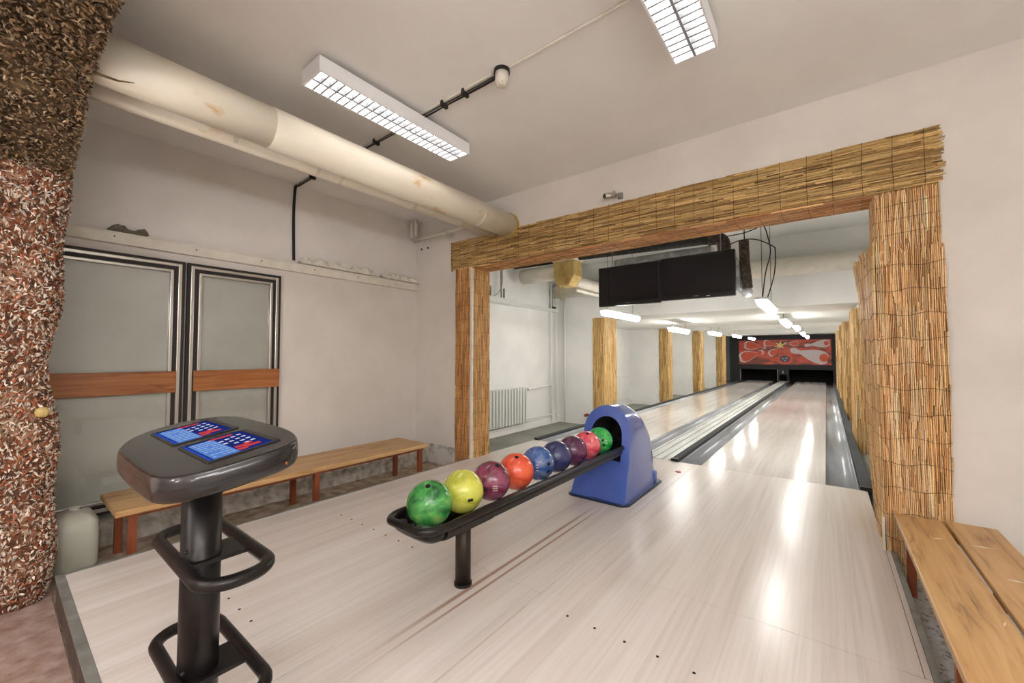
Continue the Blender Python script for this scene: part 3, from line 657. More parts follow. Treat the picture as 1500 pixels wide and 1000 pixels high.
# ------------------------------------------------------------------ front room: pipes, cable tray, conduit rail
def joint(t, x, z, r, y): pobj('joint_band', T([(x, y - 0.012, z), (x, y + 0.012, z)], r + 0.004, 20), m_cream, t, smooth=False)
t = thing('large_ceiling_pipe', 'big cream-painted pipe with yellow stains running under the ceiling to the front wall', 'pipe', (-2.69, 1, 2.58))
pobj('covering', T([(-2.69, 0.2, 2.588), (-2.69, 1.02, 2.585)], 0.120, 28), m_pipe, t, smooth=True)
pobj('covering', T([(-2.69, 1.02, 2.585), (-2.69, WY - 0.02, 2.58)], 0.124, 28), m_pipe, t, smooth=True)
pobj('wall_collar', T([(-2.69, WY - 0.05, 2.58), (-2.69, WY - 0.004, 2.58)], 0.135, 20), m_tape, t)
for y in (2.9,): joint(t, -2.69, 2.582, 0.124, y)
t = thing('small_ceiling_pipe', 'thinner cream pipe hugging the underside of the big ceiling pipe', 'pipe', (-2.92, 1, 2.56))
pobj('covering', T([(-2.915, 0.2, 2.547), (-2.915, WY - 0.01, 2.56)], 0.066, 20), m_pipe, t, smooth=True)
for y in (0.9, 1.42, 1.6, 2.3, 2.9): joint(t, -2.915, 2.555, 0.066, y)
t = thing('corner_pipework', 'cream branch pipe with two stubs and hooks in the room corner', 'pipe', (-4.1, 3.34, 2.69))
pobj('branch', T([(-4.2, 3.34, 2.67), (-3.0, 3.34, 2.66)], 0.02, 10), m_cream, t, smooth=True)
for x in (-4.2, -4.12): pobj('stub', T([(x, 3.3, 2.7), (x, 3.3, CZ)], 0.022, 10), m_cream, t, smooth=True)
for x in (-4.05, -3.93):
    pobj('hook', T([(x, 3.34, 2.66), (x, 3.34, 2.58)], 0.005, 6), m_cream, t); pobj('hook_tip', MB().sphere((x, 3.34, 2.53), 0.012, 8, 6), m_cable, t)
pobj('clip', B((-3.60, 3.31, 2.61), (-3.55, 3.37, 2.66)), m_cream, t); pobj('clip', B((-3.15, 3.31, 2.56), (-3.06, 3.37, 2.64)), m_cream, t)
t = thing('ceiling_cable_tray', 'bundle of black cables in a white tray crossing the ceiling to the detector', 'cable tray', (-2.9, 1.87, CZ))
pobj('tray', B((-4.24, 1.85, CZ - 0.012), (-1.60, 1.885, CZ)), m_cream, t)
for k, (y, z) in enumerate(((1.858, CZ - 0.018), (1.878, CZ - 0.02), (1.868, CZ - 0.028))):
    pts = smoothpath([(x, y + random.uniform(-.006, .006), z + random.uniform(-.005, .002)) for x in [-4.22 + 0.29 * i for i in range(10)]] + [(-1.55, 1.87, CZ - .02)], 3)
    pobj('cable', T(pts, 0.004, 6), m_cable, t)
for x in (-3.9, -3.3, -2.85, -2.05, -1.85): pobj('cable_clip', B((x, 1.84, CZ - 0.038), (x + 0.02, 1.895, CZ)), m_gasket, t)
for y in (1.848, 1.862): pobj('wall_cable', T(smoothpath([(-4.22, y + .01, CZ - 0.02), (LX + 0.012, y + .005, CZ - 0.06), (LX + 0.01, y - .004, 2.6), (LX + 0.01, y + .006, 2.14)], 6), 0.007, 6), m_cable, t)
t = thing('thin_ceiling_conduit', 'thin white conduit crossing the ceiling right of the detector', 'conduit', (-0.8, 1.865, CZ))
pobj('conduit', T([(-1.47, 1.868, CZ - 0.008), (1.3, 1.86, CZ - 0.008)], 0.007, 8), m_cream, t)
t = thing('alarm_detector', 'small round cream siren on the ceiling at the end of the cables', 'detector', (-1.53, 1.87, CZ))
pobj('base', T([(-1.53, 1.87, CZ), (-1.53, 1.87, CZ - 0.02)], 0.05, 20), m_black, t)
pobj('body', T([(-1.53, 1.87, CZ - 0.02), (-1.53, 1.87, CZ - 0.07), (-1.53, 1.87, CZ - 0.095), (-1.53, 1.87, CZ - 0.1)], 0.04, 20, radii=[0.042, 0.042, 0.034, 0.02]), m_cream, t, smooth=True)
for k in range(8):
    a = k * PI / 4; pobj('slot', B((-0.004, -0.003, 0), (0.004, 0.003, 0.016)), m_black, t) if False else None
    pobj('slot', T([(-1.53 + 0.037 * math.cos(a), 1.87 + 0.037 * math.sin(a), CZ - 0.07), (-1.53 + 0.031 * math.cos(a), 1.87 + 0.031 * math.sin(a), CZ - 0.094)], 0.004, 5), m_black, t)
t = thing('security_camera', 'small silver security camera on the wall just above the reed beam', 'camera', (-1.5, WY, 2.6))
pobj('mount', T([(-1.48, WY, 2.66), (-1.48, WY - 0.05, 2.62)], 0.01, 8), m_alu, t)
pobj('body', T([(-1.52, WY - 0.12, 2.59), (-1.46, WY - 0.04, 2.61)], 0.026, 12), m_alu, t, smooth=True)
pobj('lens', T([(-1.524, WY - 0.126, 2.589), (-1.519, WY - 0.119, 2.59)], 0.019, 12), m_black, t)
pobj('bracket', B((-1.44, WY - 0.03, 2.575), (-1.40, WY, 2.625)), m_trim, t)

t = thing('wall_rail', 'cream boxed rail running along the left wall above the glazed doors', 'wall rail', (LX, 1.5, 2.07))
pobj('rail', B((LX, -1.5, 2.02), (LX + 0.055, WY - 0.01, 2.095)), m_cream, t)
pobj('lip', B((LX, -1.5, 2.095), (LX + 0.065, WY - 0.01, 2.105)), m_cream, t)
for k in range(6): pobj('screw', MB().sphere((LX + 0.056, 0.55 + 0.5 * k, 2.07), 0.006, 6, 4), m_cable, t)
# crumpled leftovers on top of the rail
def crumple(name, x0, x1, y0, y1, z, h, m, lab, cat, nx=6, ny=28):
    vs = []; fs = []
    for i in range(ny + 1):
        for j in range(nx + 1):
            e = math.sin(PI * j / nx) * (0.35 + 0.65 * abs(math.sin(i * 0.7)))
            vs.append((x0 + (x1 - x0) * j / nx + random.uniform(-.008, .008), y0 + (y1 - y0) * i / ny + random.uniform(-.01, .01), z + h * e * random.uniform(0.5, 1.2)))
    n = len(vs)
    for i in range(ny):
        for j in range(nx): a_ = i * (nx + 1) + j; fs.append((a_, a_ + 1, a_ + nx + 2, a_ + nx + 1))
    mb = MB(); mb.add(vs, fs); o = tag(obj(name, mb, m), lab, cat); s = o.modifiers.new('thick', 'SOLIDIFY'); s.thickness = 0.006; s.offset = 1
    return o
crumple('crumpled_sheeting', LX + 0.005, LX + 0.10, 1.9, 2.75, 2.106, 0.085, m_cream, 'crumpled whitish plastic sheeting lying on the wall rail below the cable', 'sheeting')
crumple('crumpled_sheeting', LX + 0.005, LX + 0.10, 2.85, 3.38, 2.106, 0.085, m_cream, 'crumpled pale rag heap at the corner end of the wall rail', 'sheeting', ny=18)
crumple('dark_rag', LX + 0.005, LX + 0.06, 0.52, 0.74, 2.106, 0.06, mat('olive_cloth', (112, 104, 88), 0.9), 'dark olive rag on the wall rail above the left glazed door', 'rag', ny=8)

# ------------------------------------------------------------------ glazed doors in the left wall
m_glass = bpy.data.materials.new('door_glass'); m_glass.use_nodes = True; nt = m_glass.node_tree; nt.nodes.remove(nt.nodes['Principled BSDF'])
tr = nt.nodes.new('ShaderNodeBsdfTransparent'); gl = nt.nodes.new('ShaderNodeBsdfGlossy'); fr = nt.nodes.new('ShaderNodeFresnel'); mx = nt.nodes.new('ShaderNodeMixShader')
gl.inputs['Roughness'].default_value = 0.02; fr.inputs[0].default_value = 1.5; tr.inputs[0].default_value = (0.93, 0.94, 0.93, 1)
nt.links.new(fr.outputs[0], mx.inputs[0]); nt.links.new(tr.outputs[0], mx.inputs[1]); nt.links.new(gl.outputs[0], mx.inputs[2]); nt.links.new(mx.outputs[0], nt.nodes['Material Output'].inputs[0])
m_board = noisy('grey_board_behind_glass', [(0.3, (218, 214, 204)), (0.7, (232, 229, 220))], 0.9, 2.5)
def door(name, y0, y1, z0, z1, ov_l, ov_r):
    t = holder(name); t.location = (LX, (y0 + y1) / 2, z0); x = LX
    fr_ = MB()
    def frame(mb, a, b, c, d, wd, x0, x1):
        mb.box((x0, a, c), (x1, a + wd, d)); mb.box((x0, b - wd, c), (x1, b, d)); mb.box((x0, a + wd, d - wd), (x1, b - wd, d)); mb.box((x0, a + wd, c), (x1, b - wd, c + wd)); return mb
    pobj('outer_frame', frame(MB(), y0, y1, z0, z1, 0.022, x, x + 0.035), m_gasket, t, kind='structure')
    pobj('aluminium_frame', frame(MB(), y0 + 0.022, y1 - 0.022, z0 + 0.022, z1 - 0.022, 0.025, x, x + 0.045), m_alu, t, kind='structure', bevel=0.004)
    pobj('door_gasket', frame(MB(), y0 + 0.047, y1 - 0.047, z0 + 0.047, z1 - 0.047, 0.03, x, x + 0.03), m_gasket, t, kind='structure')
    pobj('sash_frame', frame(MB(), y0 + 0.077, y1 - 0.077, z0 + 0.077, z1 - 0.077, 0.022, x, x + 0.05), m_alu, t, kind='structure', bevel=0.004)
    pobj('board', B((x, y0 + 0.099, z0 + 0.099), (x + 0.004, y1 - 0.099, z1 - 0.099)), m_board, t, kind='structure')
    pobj('pane', B((x + 0.018, y0 + 0.099, z0 + 0.099), (x + 0.022, y1 - 0.099, z1 - 0.099)), m_glass, t, kind='structure')
    pobj('wooden_push_rail', B((x + 0.05, y0 + ov_l, 0.878), (x + 0.075, y1 - ov_r, 1.05)), m_rail, t, kind='structure', bevel=0.004)
    return t
door('door_1', -0.15, 0.985, 0.01, 1.955, 0.02, 0.05)
door('door_2', 1.0, 1.735, 0.11, 1.955, 0.05, 0.015)
for x0, w_ in ((0, 0.05),): obj('trim_2', B((LX, -0.3, -0.05), (LX + 0.16, 0.99, 0.01)), m_alu, None, 'structure')

# ------------------------------------------------------------------ rough mock-rock column, left edge of the frame
m_rock = noisy('column_mortar', [(0.3, (76, 52, 38)), (0.48, (134, 82, 54)), (0.62, (176, 136, 108)), (0.75, (208, 188, 166))], 0.9, 11, det=8, bs=1.0, bd=0.03)
m_bark = noisy('column_bark', [(0.3, (52, 40, 26)), (0.6, (104, 82, 54)), (0.8, (140, 116, 82))], 0.95, 14, det=8, bs=1.0, bd=0.03)
def rattle():
    m = mat('column_flakes', (200, 180, 160), 0.8); at_ = nn(m, 'ShaderNodeAttribute'); at_.attribute_name = 'tint'; lk(m, at_.outputs['Color'], m.node_tree.nodes['Principled BSDF'].inputs['Base Color']); return m
m_flake = rattle()
t = thing('mock_rock_column', 'rough flaky column of red-brown and white chips at the left edge', 'column', (-3.6, -0.2, FZ))
CX0, CX1, CY0, CY1 = -3.95, -3.33, -0.95, 0.225
def column_outline(z, flare):
    f_ = 0.02 * math.sin(z * 4.1) + 0.015 * math.sin(z * 9 + 1)
    g = f_ + (flare)
    return CX0 - g, CX1 + g * 0.8, CY0 - g, CY1 + g
def flare(z):
    return 0.0
def ring(z, jit, fl, r=0.09):
    x0, x1, y0, y1 = column_outline(z, fl)
    pts = []
    per = rrect(x0, x1, y0, y1, r, 4)
    # resample evenly
    P = per + [per[0]]; L = [0]
    for a_, b_ in zip(P, P[1:]): L.append(L[-1] + math.dist(a_, b_))
    N = 84
    for k in range(N):
        s_ = L[-1] * k / N; i = max(j for j in range(len(L)) if L[j] <= s_ + 1e-9); i = min(i, len(P) - 2)
        q = (s_ - L[i]) / max(1e-9, L[i + 1] - L[i]); x = P[i][0] * (1 - q) + P[i + 1][0] * q; y = P[i][1] * (1 - q) + P[i + 1][1] * q
        pts.append((x + random.uniform(-jit, jit), y + random.uniform(-jit, jit), z + random.uniform(-jit, jit) * 0.5))
    return pts
def shell(z0, z1, nz, jit, nm, m_):
    vs = []; fs = []; N = 84
    for i in range(nz + 1):
        z = z0 + (z1 - z0) * i / nz; vs += ring(z, jit, flare(z))
    for i in range(nz):
        for k in range(N): fs.append((i * N + k, i * N + (k + 1) % N, (i + 1) * N + (k + 1) % N, (i + 1) * N + k))
    fs += [tuple(range(N))[::-1], tuple(nz * N + k for k in range(N))]
    mb = MB(); mb.add(vs, fs); return pobj(nm, mb, m_, t, smooth=False)
shell(FZ, 2.21, 90, 0.007, 'lower_shaft', m_rock)
def flakes(z0, z1, n, pal, size, lift):
    mb = MB(); k = 0
    while k < n:
        z = random.uniform(z0, z1)
        x0, x1, y0, y1 = column_outline(z, flare(z))
        if random.random() < 0.80: p = Vector((x1, random.uniform(-0.6, y1 + 0.02), z)); nrm = Vector((1, 0, 0))
        else: p = Vector((random.uniform(x1 - 0.35, x1), y1, z)); nrm = Vector((0, 1, 0))
        if p.x > x1 - 0.09 and p.y > y1 - 0.09: qa = random.uniform(0, PI / 2); nrm = Vector((math.cos(qa), math.sin(qa), 0)); p = Vector((x1 - 0.09, y1 - 0.09, z)) + nrm * 0.09
        q = (nrm + Vector((random.uniform(-.7, .7), random.uniform(-.7, .7), random.uniform(-.7, .7)))).normalized()
        a_ = q.cross(Vector((random.uniform(-1, 1), random.uniform(-1, 1), random.uniform(-.4, .4)))).normalized(); b_ = q.cross(a_)
        L = random.uniform(0.35, 1) * size; W = L * random.uniform(0.2, 0.42); c_ = p + nrm * random.uniform(0, lift)
        v4 = [c_ - a_ * L * .5, c_ - b_ * W * .5 + q * .003, c_ + a_ * L * .5 + q * .006, c_ + b_ * W * .5, c_ - q * 0.006]
        kk = random.uniform(0.8, 1.1); col = lin([min(255, x_ * kk) for x_ in random.choice(pal)])
        mb.add(v4, [(0, 1, 2, 3), (0, 4, 1), (1, 4, 2), (2, 4, 3), (3, 4, 0)], col); k += 1
    return mb
# bark-clad beam springing from the column across the room
tb = thing('bark_clad_beam', 'dark shaggy bark-clad beam springing from the top of the flaky column', 'beam', (-2.6, -0.15, 2.5))
def beam_z(x):
    k = min(1, max(0, (x + 3.45) / 0.95)); return 2.17 + 0.31 * k * k * (3 - 2 * k)
vs_ = []; fs_ = []; NX = 90; prof = []
BYF, BYB = 0.245, -0.75
for i in range(NX + 1):
    x = -4.1 + 3.0 * i / NX; zb = beam_z(x)
    row = [(BYF, CZ)] + [(BYF, CZ - (CZ - zb) * k / 10) for k in range(1, 10)] + [(BYF - 0.03, zb)] + [(BYF - (BYF - BYB) * k / 24, zb) for k in range(1, 24)] + [(BYB, zb), (BYB, CZ)]
    vs_ += [(x + random.uniform(-.012, .012), y + random.uniform(-.014, .014), z + (random.uniform(-.016, .016) if z < CZ else 0)) for y, z in row]
NR = len(row)
for i in range(NX):
    for k in range(NR - 1): a_ = i * NR + k; fs_.append((a_, a_ + NR, a_ + NR + 1, a_ + 1))
fs_ += [tuple(range(NR)), tuple(NX * NR + k for k in range(NR))[::-1]]
mb = MB(); mb.add(vs_, fs_); pobj('bark_cladding', mb, m_bark, tb)
def chip(mb, p, nrm, size, lift, pal, flat=0.7):
    q = (nrm + Vector((random.uniform(-flat, flat), random.uniform(-flat, flat), random.uniform(-flat, flat)))).normalized()
    a_ = q.cross(Vector((random.uniform(-1, 1), random.uniform(-1, 1), random.uniform(-.5, .5)))).normalized(); b_ = q.cross(a_)
    L = random.uniform(0.4, 1) * size; W = L * random.uniform(0.3, 0.55); c_ = p + nrm * random.uniform(0, lift)
    kk = random.uniform(0.75, 1.12); col = lin([min(255, x_ * kk) for x_ in random.choice(pal)])
    mb.add([c_ - a_ * L * .5, c_ - b_ * W * .5 + q * .003, c_ + a_ * L * .5 + q * .006, c_ + b_ * W * .5, c_ - q * 0.006], [(0, 1, 2, 3), (0, 4, 1), (1, 4, 2), (2, 4, 3), (3, 4, 0)], col)
BARK = [(134, 106, 74), (108, 84, 56), (160, 132, 98), (80, 62, 42), (176, 152, 122), (120, 90, 62)]
mb = MB()
for k in range(26000):
    x = random.uniform(-4.0, -1.15); z0 = beam_z(x)
    if random.random() < 0.75: chip(mb, Vector((x, random.uniform(BYB, BYF), z0)), Vector((0, 0, -1)), 0.032, 0.022, BARK, 0.9)
    else: chip(mb, Vector((x, BYF, random.uniform(z0, CZ - 0.02))), Vector((0, 1, 0)), 0.034, 0.018, BARK, 0.9)
pobj('bark_chips', mb, m_flake, tb, kind='stuff', colors=True)
pobj('twig', T([(-2.62, 0.25, 2.47), (-2.58, 0.33, 2.455), (-2.53, 0.38, 2.45)], 0.006, 6, radii=[.008, .005, .002]), m_bark, tb)
pobj('chips', flakes(FZ + 0.01, 2.2, 24000, [(232, 220, 204), (220, 204, 184), (182, 106, 66), (160, 86, 52), (92, 62, 44), (206, 184, 158), (128, 92, 66), (224, 210, 194), (74, 50, 36)], 0.036, 0.012), m_flake, t, kind='stuff', colors=True)
pobj('chip_patch', MB().sphere((-3.30, 0.18, 0.875), 0.028, 8, 6, (0.6, 1, 1)), m_tape, t)

# ------------------------------------------------------------------ benches
t = thing('long_bench', 'long low pine bench with red-brown steel legs along the left wall', 'bench', (-3.6, 1.7, FZ))
pobj('seat', B((-3.86, 0.48, 0.212), (-3.335, 2.87, 0.25)), m_bench, t, bevel=0.008)
mb = MB(); 
for x in (-3.80, -3.385): mb.box((x - 0.012, 0.53, 0.188), (x + 0.012, 2.83, 0.212))
for y in (0.56, 1.7, 2.78): mb.box((-3.80, y - 0.012, 0.188), (-3.385, y + 0.012, 0.212))
pobj('under_frame', mb, m_rust, t)
for y in (0.565, 1.70, 2.79):
    for x in (-3.80, -3.385): pobj('leg', B((x - 0.02, y - 0.02, FZ if x > -3.5 else FZ), (x + 0.02, y + 0.02, 0.212)), m_rust, t)
t = thing('plank_bench', 'weathered two-plank bench with red-brown legs by the right jamb', 'bench', (0.5, 2, FZ))
pobj('plank', B((0.296, 0.7, 0.222), (0.497, 3.31, 0.25)), m_benchr, t, bevel=0.006)
pobj('plank', B((0.512, 0.72, 0.222), (0.708, 3.335, 0.25)), m_benchr, t, bevel=0.006)
mb = MB()
for x in (0.345, 0.66): mb.box((x - 0.012, 0.8, 0.198), (x + 0.012, 3.16, 0.222))
for y in (0.85, 2.05, 3.12): mb.box((0.345, y - 0.012, 0.198), (0.66, y + 0.012, 0.222))
pobj('under_frame', mb, m_rust, t)
for y in (0.85, 2.05, 3.12):
    for x in (0.345, 0.66): pobj('leg', B((x - 0.018, y - 0.018, FZ + 0.02), (x + 0.018, y + 0.018, 0.222)), m_rust, t)
m_scuff = mat('white_paint_scuff', (226, 214, 196), 0.6)
for x, y, l, a_ in ((0.43, 2.98, 0.05, 0.6), (0.58, 2.98, 0.09, 0.2), (0.60, 2.62, 0.05, 0.0), (0.47, 2.18, 0.04, 1.2)):
    mb = MB(); mb.prism([(x - l * math.cos(a_) / 2, y - l * math.sin(a_) / 2, 0.2502), (x, y - 0.008, 0.2502), (x + l * math.cos(a_) / 2, y + l * math.sin(a_) / 2, 0.2502), (x, y + 0.008, 0.2502)], (0, 0, 0.0006)); pobj('paint_scuff', mb, m_scuff, t)

# canister behind the left bench end
t = thing('plastic_canister', 'cloudy white plastic canister between the rock column and the left bench', 'canister', (-3.78, 0.36, FZ))
m_can = noisy('cloudy_plastic', [(0.3, (206, 209, 190)), (0.7, (230, 231, 216))], 0.35, 6)
bs = m_can.node_tree.nodes['Principled BSDF']; bs.inputs['Subsurface Weight'].default_value = 0.3; bs.inputs['Subsurface Radius'].default_value = (0.05, 0.05, 0.04)
mb = MB(); vs_ = []; fs_ = []
lv = [(FZ, .85), (FZ + .02, 1), (FZ + .22, 1.02), (FZ + .29, .97), (FZ + .325, .75), (FZ + .335, .3)]
for z, k in lv: vs_ += [(-3.78 + x * k, 0.36 + y * k, z + (random.uniform(-.008, .008) if z > 0.1 else 0)) for x, y in rrect(-0.13, 0.13, -0.10, 0.10, 0.045, 4)]
N = len(rrect(-1, 1, -1, 1, .1, 4))
for i in range(len(lv) - 1):
    for k in range(N): fs_.append((i * N + k, i * N + (k + 1) % N, (i + 1) * N + (k + 1) % N, (i + 1) * N + k))
fs_ += [tuple(range(N))[::-1], tuple((len(lv) - 1) * N + k for k in range(N))]
mb.add(vs_, fs_); pobj('body', mb, m_can, t, smooth=True)
pobj('neck', T([(-3.83, 0.36, FZ + .33), (-3.83, 0.36, FZ + .355)], 0.025, 12), m_can, t)

# small clutter behind the right jamb
tag(obj('wooden_stick', T([(0.42, 5.0, -0.13), (0.33, 5.3, 0.22)], 0.014, 8), m_rail), 'short brown stick leaning behind the pale straw mat on the right', 'stick')

# ------------------------------------------------------------------ scoring console
t = thing('scoring_console', 'dark pedestal scoring console with two lit screens and foot rings', 'console', (-1.51, 0.41, 0))
PX, PY = -1.51, 0.41
K = 1.07
def P3(x, y): return (x * K, y * K)
TZ = lambda y: 0.912 + 0.18 * (y - 0.344)
out = [(-1.56, .224), (-1.66, .25), (-1.735, .295), (-1.772, .35), (-1.778, .42), (-1.748, .475), (-1.69, .515), (-1.61, .535), (-1.5, .541), (-1.36, .541), (-1.24, .535), (-1.14, .518), (-1.075, .487), (-1.056, .44), (-1.058, .38), (-1.07, .31), (-1.095, .262), (-1.15, .228), (-1.26, .218), (-1.4, .216)]
out = [P3(*p) for p in out]; out = out[::-1]
def smooth_loop(L, n=4):
    P = [Vector((x, y, 0)) for x, y in L]; N = len(P); o = []
    for i in range(N):
        p0, p1, p2, p3 = P[i - 1], P[i], P[(i + 1) % N], P[(i + 2) % N]
        for k in range(n):
            q = k / n; v = 0.5 * ((2 * p1) + (-p0 + p2) * q + (2 * p0 - 5 * p1 + 4 * p2 - p3) * q * q + (-p0 + 3 * p1 - 3 * p2 + p3) * q ** 3); o.append((v.x, v.y))
    return o
loop = smooth_loop(out, 4); cx_ = sum(p[0] for p in loop) / len(loop); cy_ = sum(p[1] for p in loop) / len(loop)
mb = MB(); vs_ = []; fs_ = []; N = len(loop)
lev = [(0.90, -0.062), (0.975, -0.062), (0.995, -0.052), (1.0, -0.035), (1.0, -0.018), (0.988, -0.006), (0.965, 0.0)]
def inset(p, k):
    d = Vector((p[0] - cx_, p[1] - cy_)); L = d.length; return (cx_ + d.x * (1 - (1 - k) * 0.3 / L), cy_ + d.y * (1 - (1 - k) * 0.3 / L))
for k, dz in lev:
    for p in loop:
        q = inset(p, k); vs_.append((q[0], q[1], TZ(q[1]) + dz))
for i in range(len(lev) - 1):
    for k in range(N): fs_.append((i * N + k, i * N + (k + 1) % N, (i + 1) * N + (k + 1) % N, (i + 1) * N + k))
fs_ += [tuple(range(N)), tuple((len(lev) - 1) * N + k for k in range(N))[::-1]]
mb.add(vs_, [f[::-1] for f in fs_])
m_cons = noisy('console_plastic', [(0.3, (20, 17, 18)), (0.7, (31, 27, 28))], 0.2, 9, coat=0.4)
top = pobj('console_top', mb, m_cons, t)
for p_ in top.data.polygons: p_.use_smooth = len(p_.vertices) == 4
def quad(x0, x1, y0, y1, h, th):
    pts = [(x0, y0), (x1, y0), (x1, y1), (x0, y1)]; a_ = MB(); vs = [(x, y, TZ(y) + h - th) for x, y in pts] + [(x, y, TZ(y) + h) for x, y in pts]
    a_.add(vs, [(0, 3, 2, 1), (4, 5, 6, 7), (0, 1, 5, 4), (1, 2, 6, 5), (2, 3, 7, 6), (3, 0, 4, 7)]); return a_
EK = 0.85 / 2 ** vs.exposure
m_sb = emit('screen_blue', (34, 46, 120), EK); m_sl = emit('screen_panel', (96, 138, 214), EK); m_sp = emit('screen_pins', (214, 220, 240), EK); m_sr = emit('screen_red', (214, 70, 70), EK); m_sh = emit('screen_highlight', (46, 84, 190), EK); m_st = emit('screen_text', (160, 190, 236), EK)
for (x0, x1) in ((-1.789, -1.526), (-1.464, -1.217)):
    y0, y1 = 0.343, 0.491; w_ = x1 - x0; h_ = y1 - y0
    rim = MB()
    for a_ in ((x0 - .006, x1 + .006, y0 - .006, y0), (x0 - .006, x1 + .006, y1, y1 + .014), (x0 - .006, x0, y0, y1), (x1, x1 + .006, y0, y1)):
        q = quad(*a_, 0.0035, 0.0045); rim.add(q.v, q.f)
    sc_ = pobj('screen', quad(x0, x1, y0, y1, 0.0015, 0.002), m_sb, t)
    pobj('screen_bezel', rim, m_black, t)
    def el(nm, u0, u1, v0, v1, m_, d=0.0022): # u along +y, v along -x .. as seen by a player standing at +x
        o = obj(nm, quad(x0 + w_ * u0, x0 + w_ * u1, y0 + h_ * v0, y0 + h_ * v1, d, 0.0006), m_, sc_); return o
    el('panel_graphic', 0.06, 0.97, 0.08, 0.47, m_sl); el('status_bar', 0.0, 1.0, 0.0, 0.05, m_sh); el('status_bar', 0.97, 1.0, 0.05, 1.0, m_sh)
    tx = MB()
    for r_ in range(9):
        for c_ in range(5):
            if random.random() < 0.85:
                q = quad(x0 + w_ * (0.1 + 0.095 * r_), x0 + w_ * (0.13 + 0.095 * r_), y0 + h_ * (0.11 + 0.07 * c_), y0 + h_ * (0.155 + 0.07 * c_ + random.uniform(0, .015)), 0.0028, 0.0004); tx.add(q.v, q.f)
    obj('text_graphic', tx, m_st, sc_)
    el('title_graphic', 0.05, 0.11, 0.42, 0.80, m_sr, 0.003)
    for r_ in range(4):
        for c_ in range(4 - r_ + 1 if r_ else 4):
            if c_ < 4:
                u = 0.16 + 0.15 * r_ + 0.04 * c_; v = 0.90 - 0.12 * c_ - 0.0 * r_
                el('pin_graphic', u, u + 0.045, v - 0.07, v, m_sp, 0.003)
    for q_ in ((0.72, 0.80, 0.50, 0.72), (0.80, 0.88, 0.60, 0.86), (0.66, 0.74, 0.68, 0.80), (0.84, 0.93, 0.48, 0.62)): el('red_graphic', *q_, m_sr, 0.003)
pobj('column_pole', T([(PX, PY, 0.012), (PX, PY, 0.865)], 0.0505, 32), m_metalblk, t, smooth=True)
pobj('base_plate', T([(PX, PY, 0.0), (PX, PY, 0.012)], 0.13, 32), m_metalblk, t, bevel=0.003)
pobj('top_flange', T([(PX, PY, 0.845), (PX, PY, 0.862)], 0.09, 24), m_metalblk, t)
for z in (0.57, 0.232):
    lp = [(x, y, z) for x, y in rrect(-1.80, -1.275, 0.355, 0.53, 0.075, 6)]
    r_ = pobj('foot_ring', T(lp, 0.0185, 14, closed=True), m_metalblk, t, smooth=True)
    mb = MB(); mb.box((PX - 0.065, 0.345, z - 0.006), (PX - 0.0, 0.54, z + 0.006)); mb.box((PX, 0.345, z - 0.006), (PX + 0.065, 0.54, z + 0.006))
    pobj('ring_bracket', mb, m_metalblk, t)
    pobj('bracket_screw', MB().sphere((PX + 0.052, 0.36, z + 0.045), 0.006, 8, 6), m_black, t)
pobj('key_lock', MB().sphere((-1.10, 0.475, TZ(0.475) - 0.034), 0.004, 8, 6), m_rust, t)

# ------------------------------------------------------------------ ball rack and hood
RX = -1.505
t = thing('ball_rack', 'long black tubular ball rack on one post running into the blue hood', 'ball rack', (RX, 1.55, 0))
lp = [(RX + 0.155, 3.75, 0.415), (RX + 0.155, 1.27, 0.415)]
lp += [(RX + 0.155 - 0.07 * (1 - math.cos(a)), 1.27 - 0.115 * math.sin(a), 0.415) for a in [PI / 2 * k / 6 for k in range(1, 7)]]
lp += [(RX - 0.155 + 0.07 * (1 - math.cos(a)), 1.27 - 0.115 * math.sin(a), 0.415) for a in [PI / 2 * k / 6 for k in range(6, 0, -1)]]
lp += [(RX - 0.155, 1.27, 0.415), (RX - 0.155, 3.75, 0.415)]
pobj('outer_rail', T(lp, 0.0185, 14), m_metalblk, t, smooth=True)
for s in (-1, 1):
    prof = [(0.150, 0.405), (0.158, 0.385), (0.150, 0.355), (0.11, 0.338), (0.105, 0.345), (0.142, 0.360), (0.148, 0.385)]
    mb = MB(); mb.prism([(RX + s * a_, 1.275, b_) for a_, b_ in prof], (0, 2.445, 0)); pobj('side_channel', mb, m_metalblk, t)
    pobj('inner_rail', T([(RX + s * 0.065, 1.19, 0.373), (RX + s * 0.065, 3.75, 0.373)], 0.0135, 10), m_metalblk, t, smooth=True)
pobj('mount_plate', B((RX - 0.11, 1.42, 0.328), (RX + 0.11, 1.64, 0.336)), m_metalblk, t)
n_ = 14; vs_ = []; fs_ = []     # curved skirt under the rounded near end, open in the middle
for i in range(n_ + 1):
    a_ = PI * i / n_
    for rx, ry, z in ((0.150, 0.110, 0.400), (0.146, 0.100, 0.372), (0.118, 0.072, 0.348), (0.075, 0.035, 0.342)):
        c_ = math.cos(a_); c_ = math.copysign(abs(c_) ** 0.55, c_); vs_.append((RX + rx * c_, 1.29 - ry * math.sin(a_) ** 0.6 - 0.012, z))
for i in range(n_):
    for k in range(3): fs_.append((i * 4 + k, i * 4 + k + 1, i * 4 + 5 + k, i * 4 + 4 + k))
mb = MB(); mb.add(vs_, fs_); o = pobj('end_skirt', mb, m_metalblk, t, smooth=True); s_ = o.modifiers.new('thick', 'SOLIDIFY'); s_.thickness = 0.004
for y in (2.0, 2.7): pobj('cross_bar', B((RX - 0.13, y - 0.012, 0.360), (RX + 0.13, y + 0.012, 0.372)), m_metalblk, t)
for x, y in ((RX - 0.09, 1.212), (RX + 0.035, 1.204)): pobj('rubber_bumper', T([(x, y, 0.362), (x, y, 0.402)], 0.024, 14), m_rubber, t, bevel=0.004)
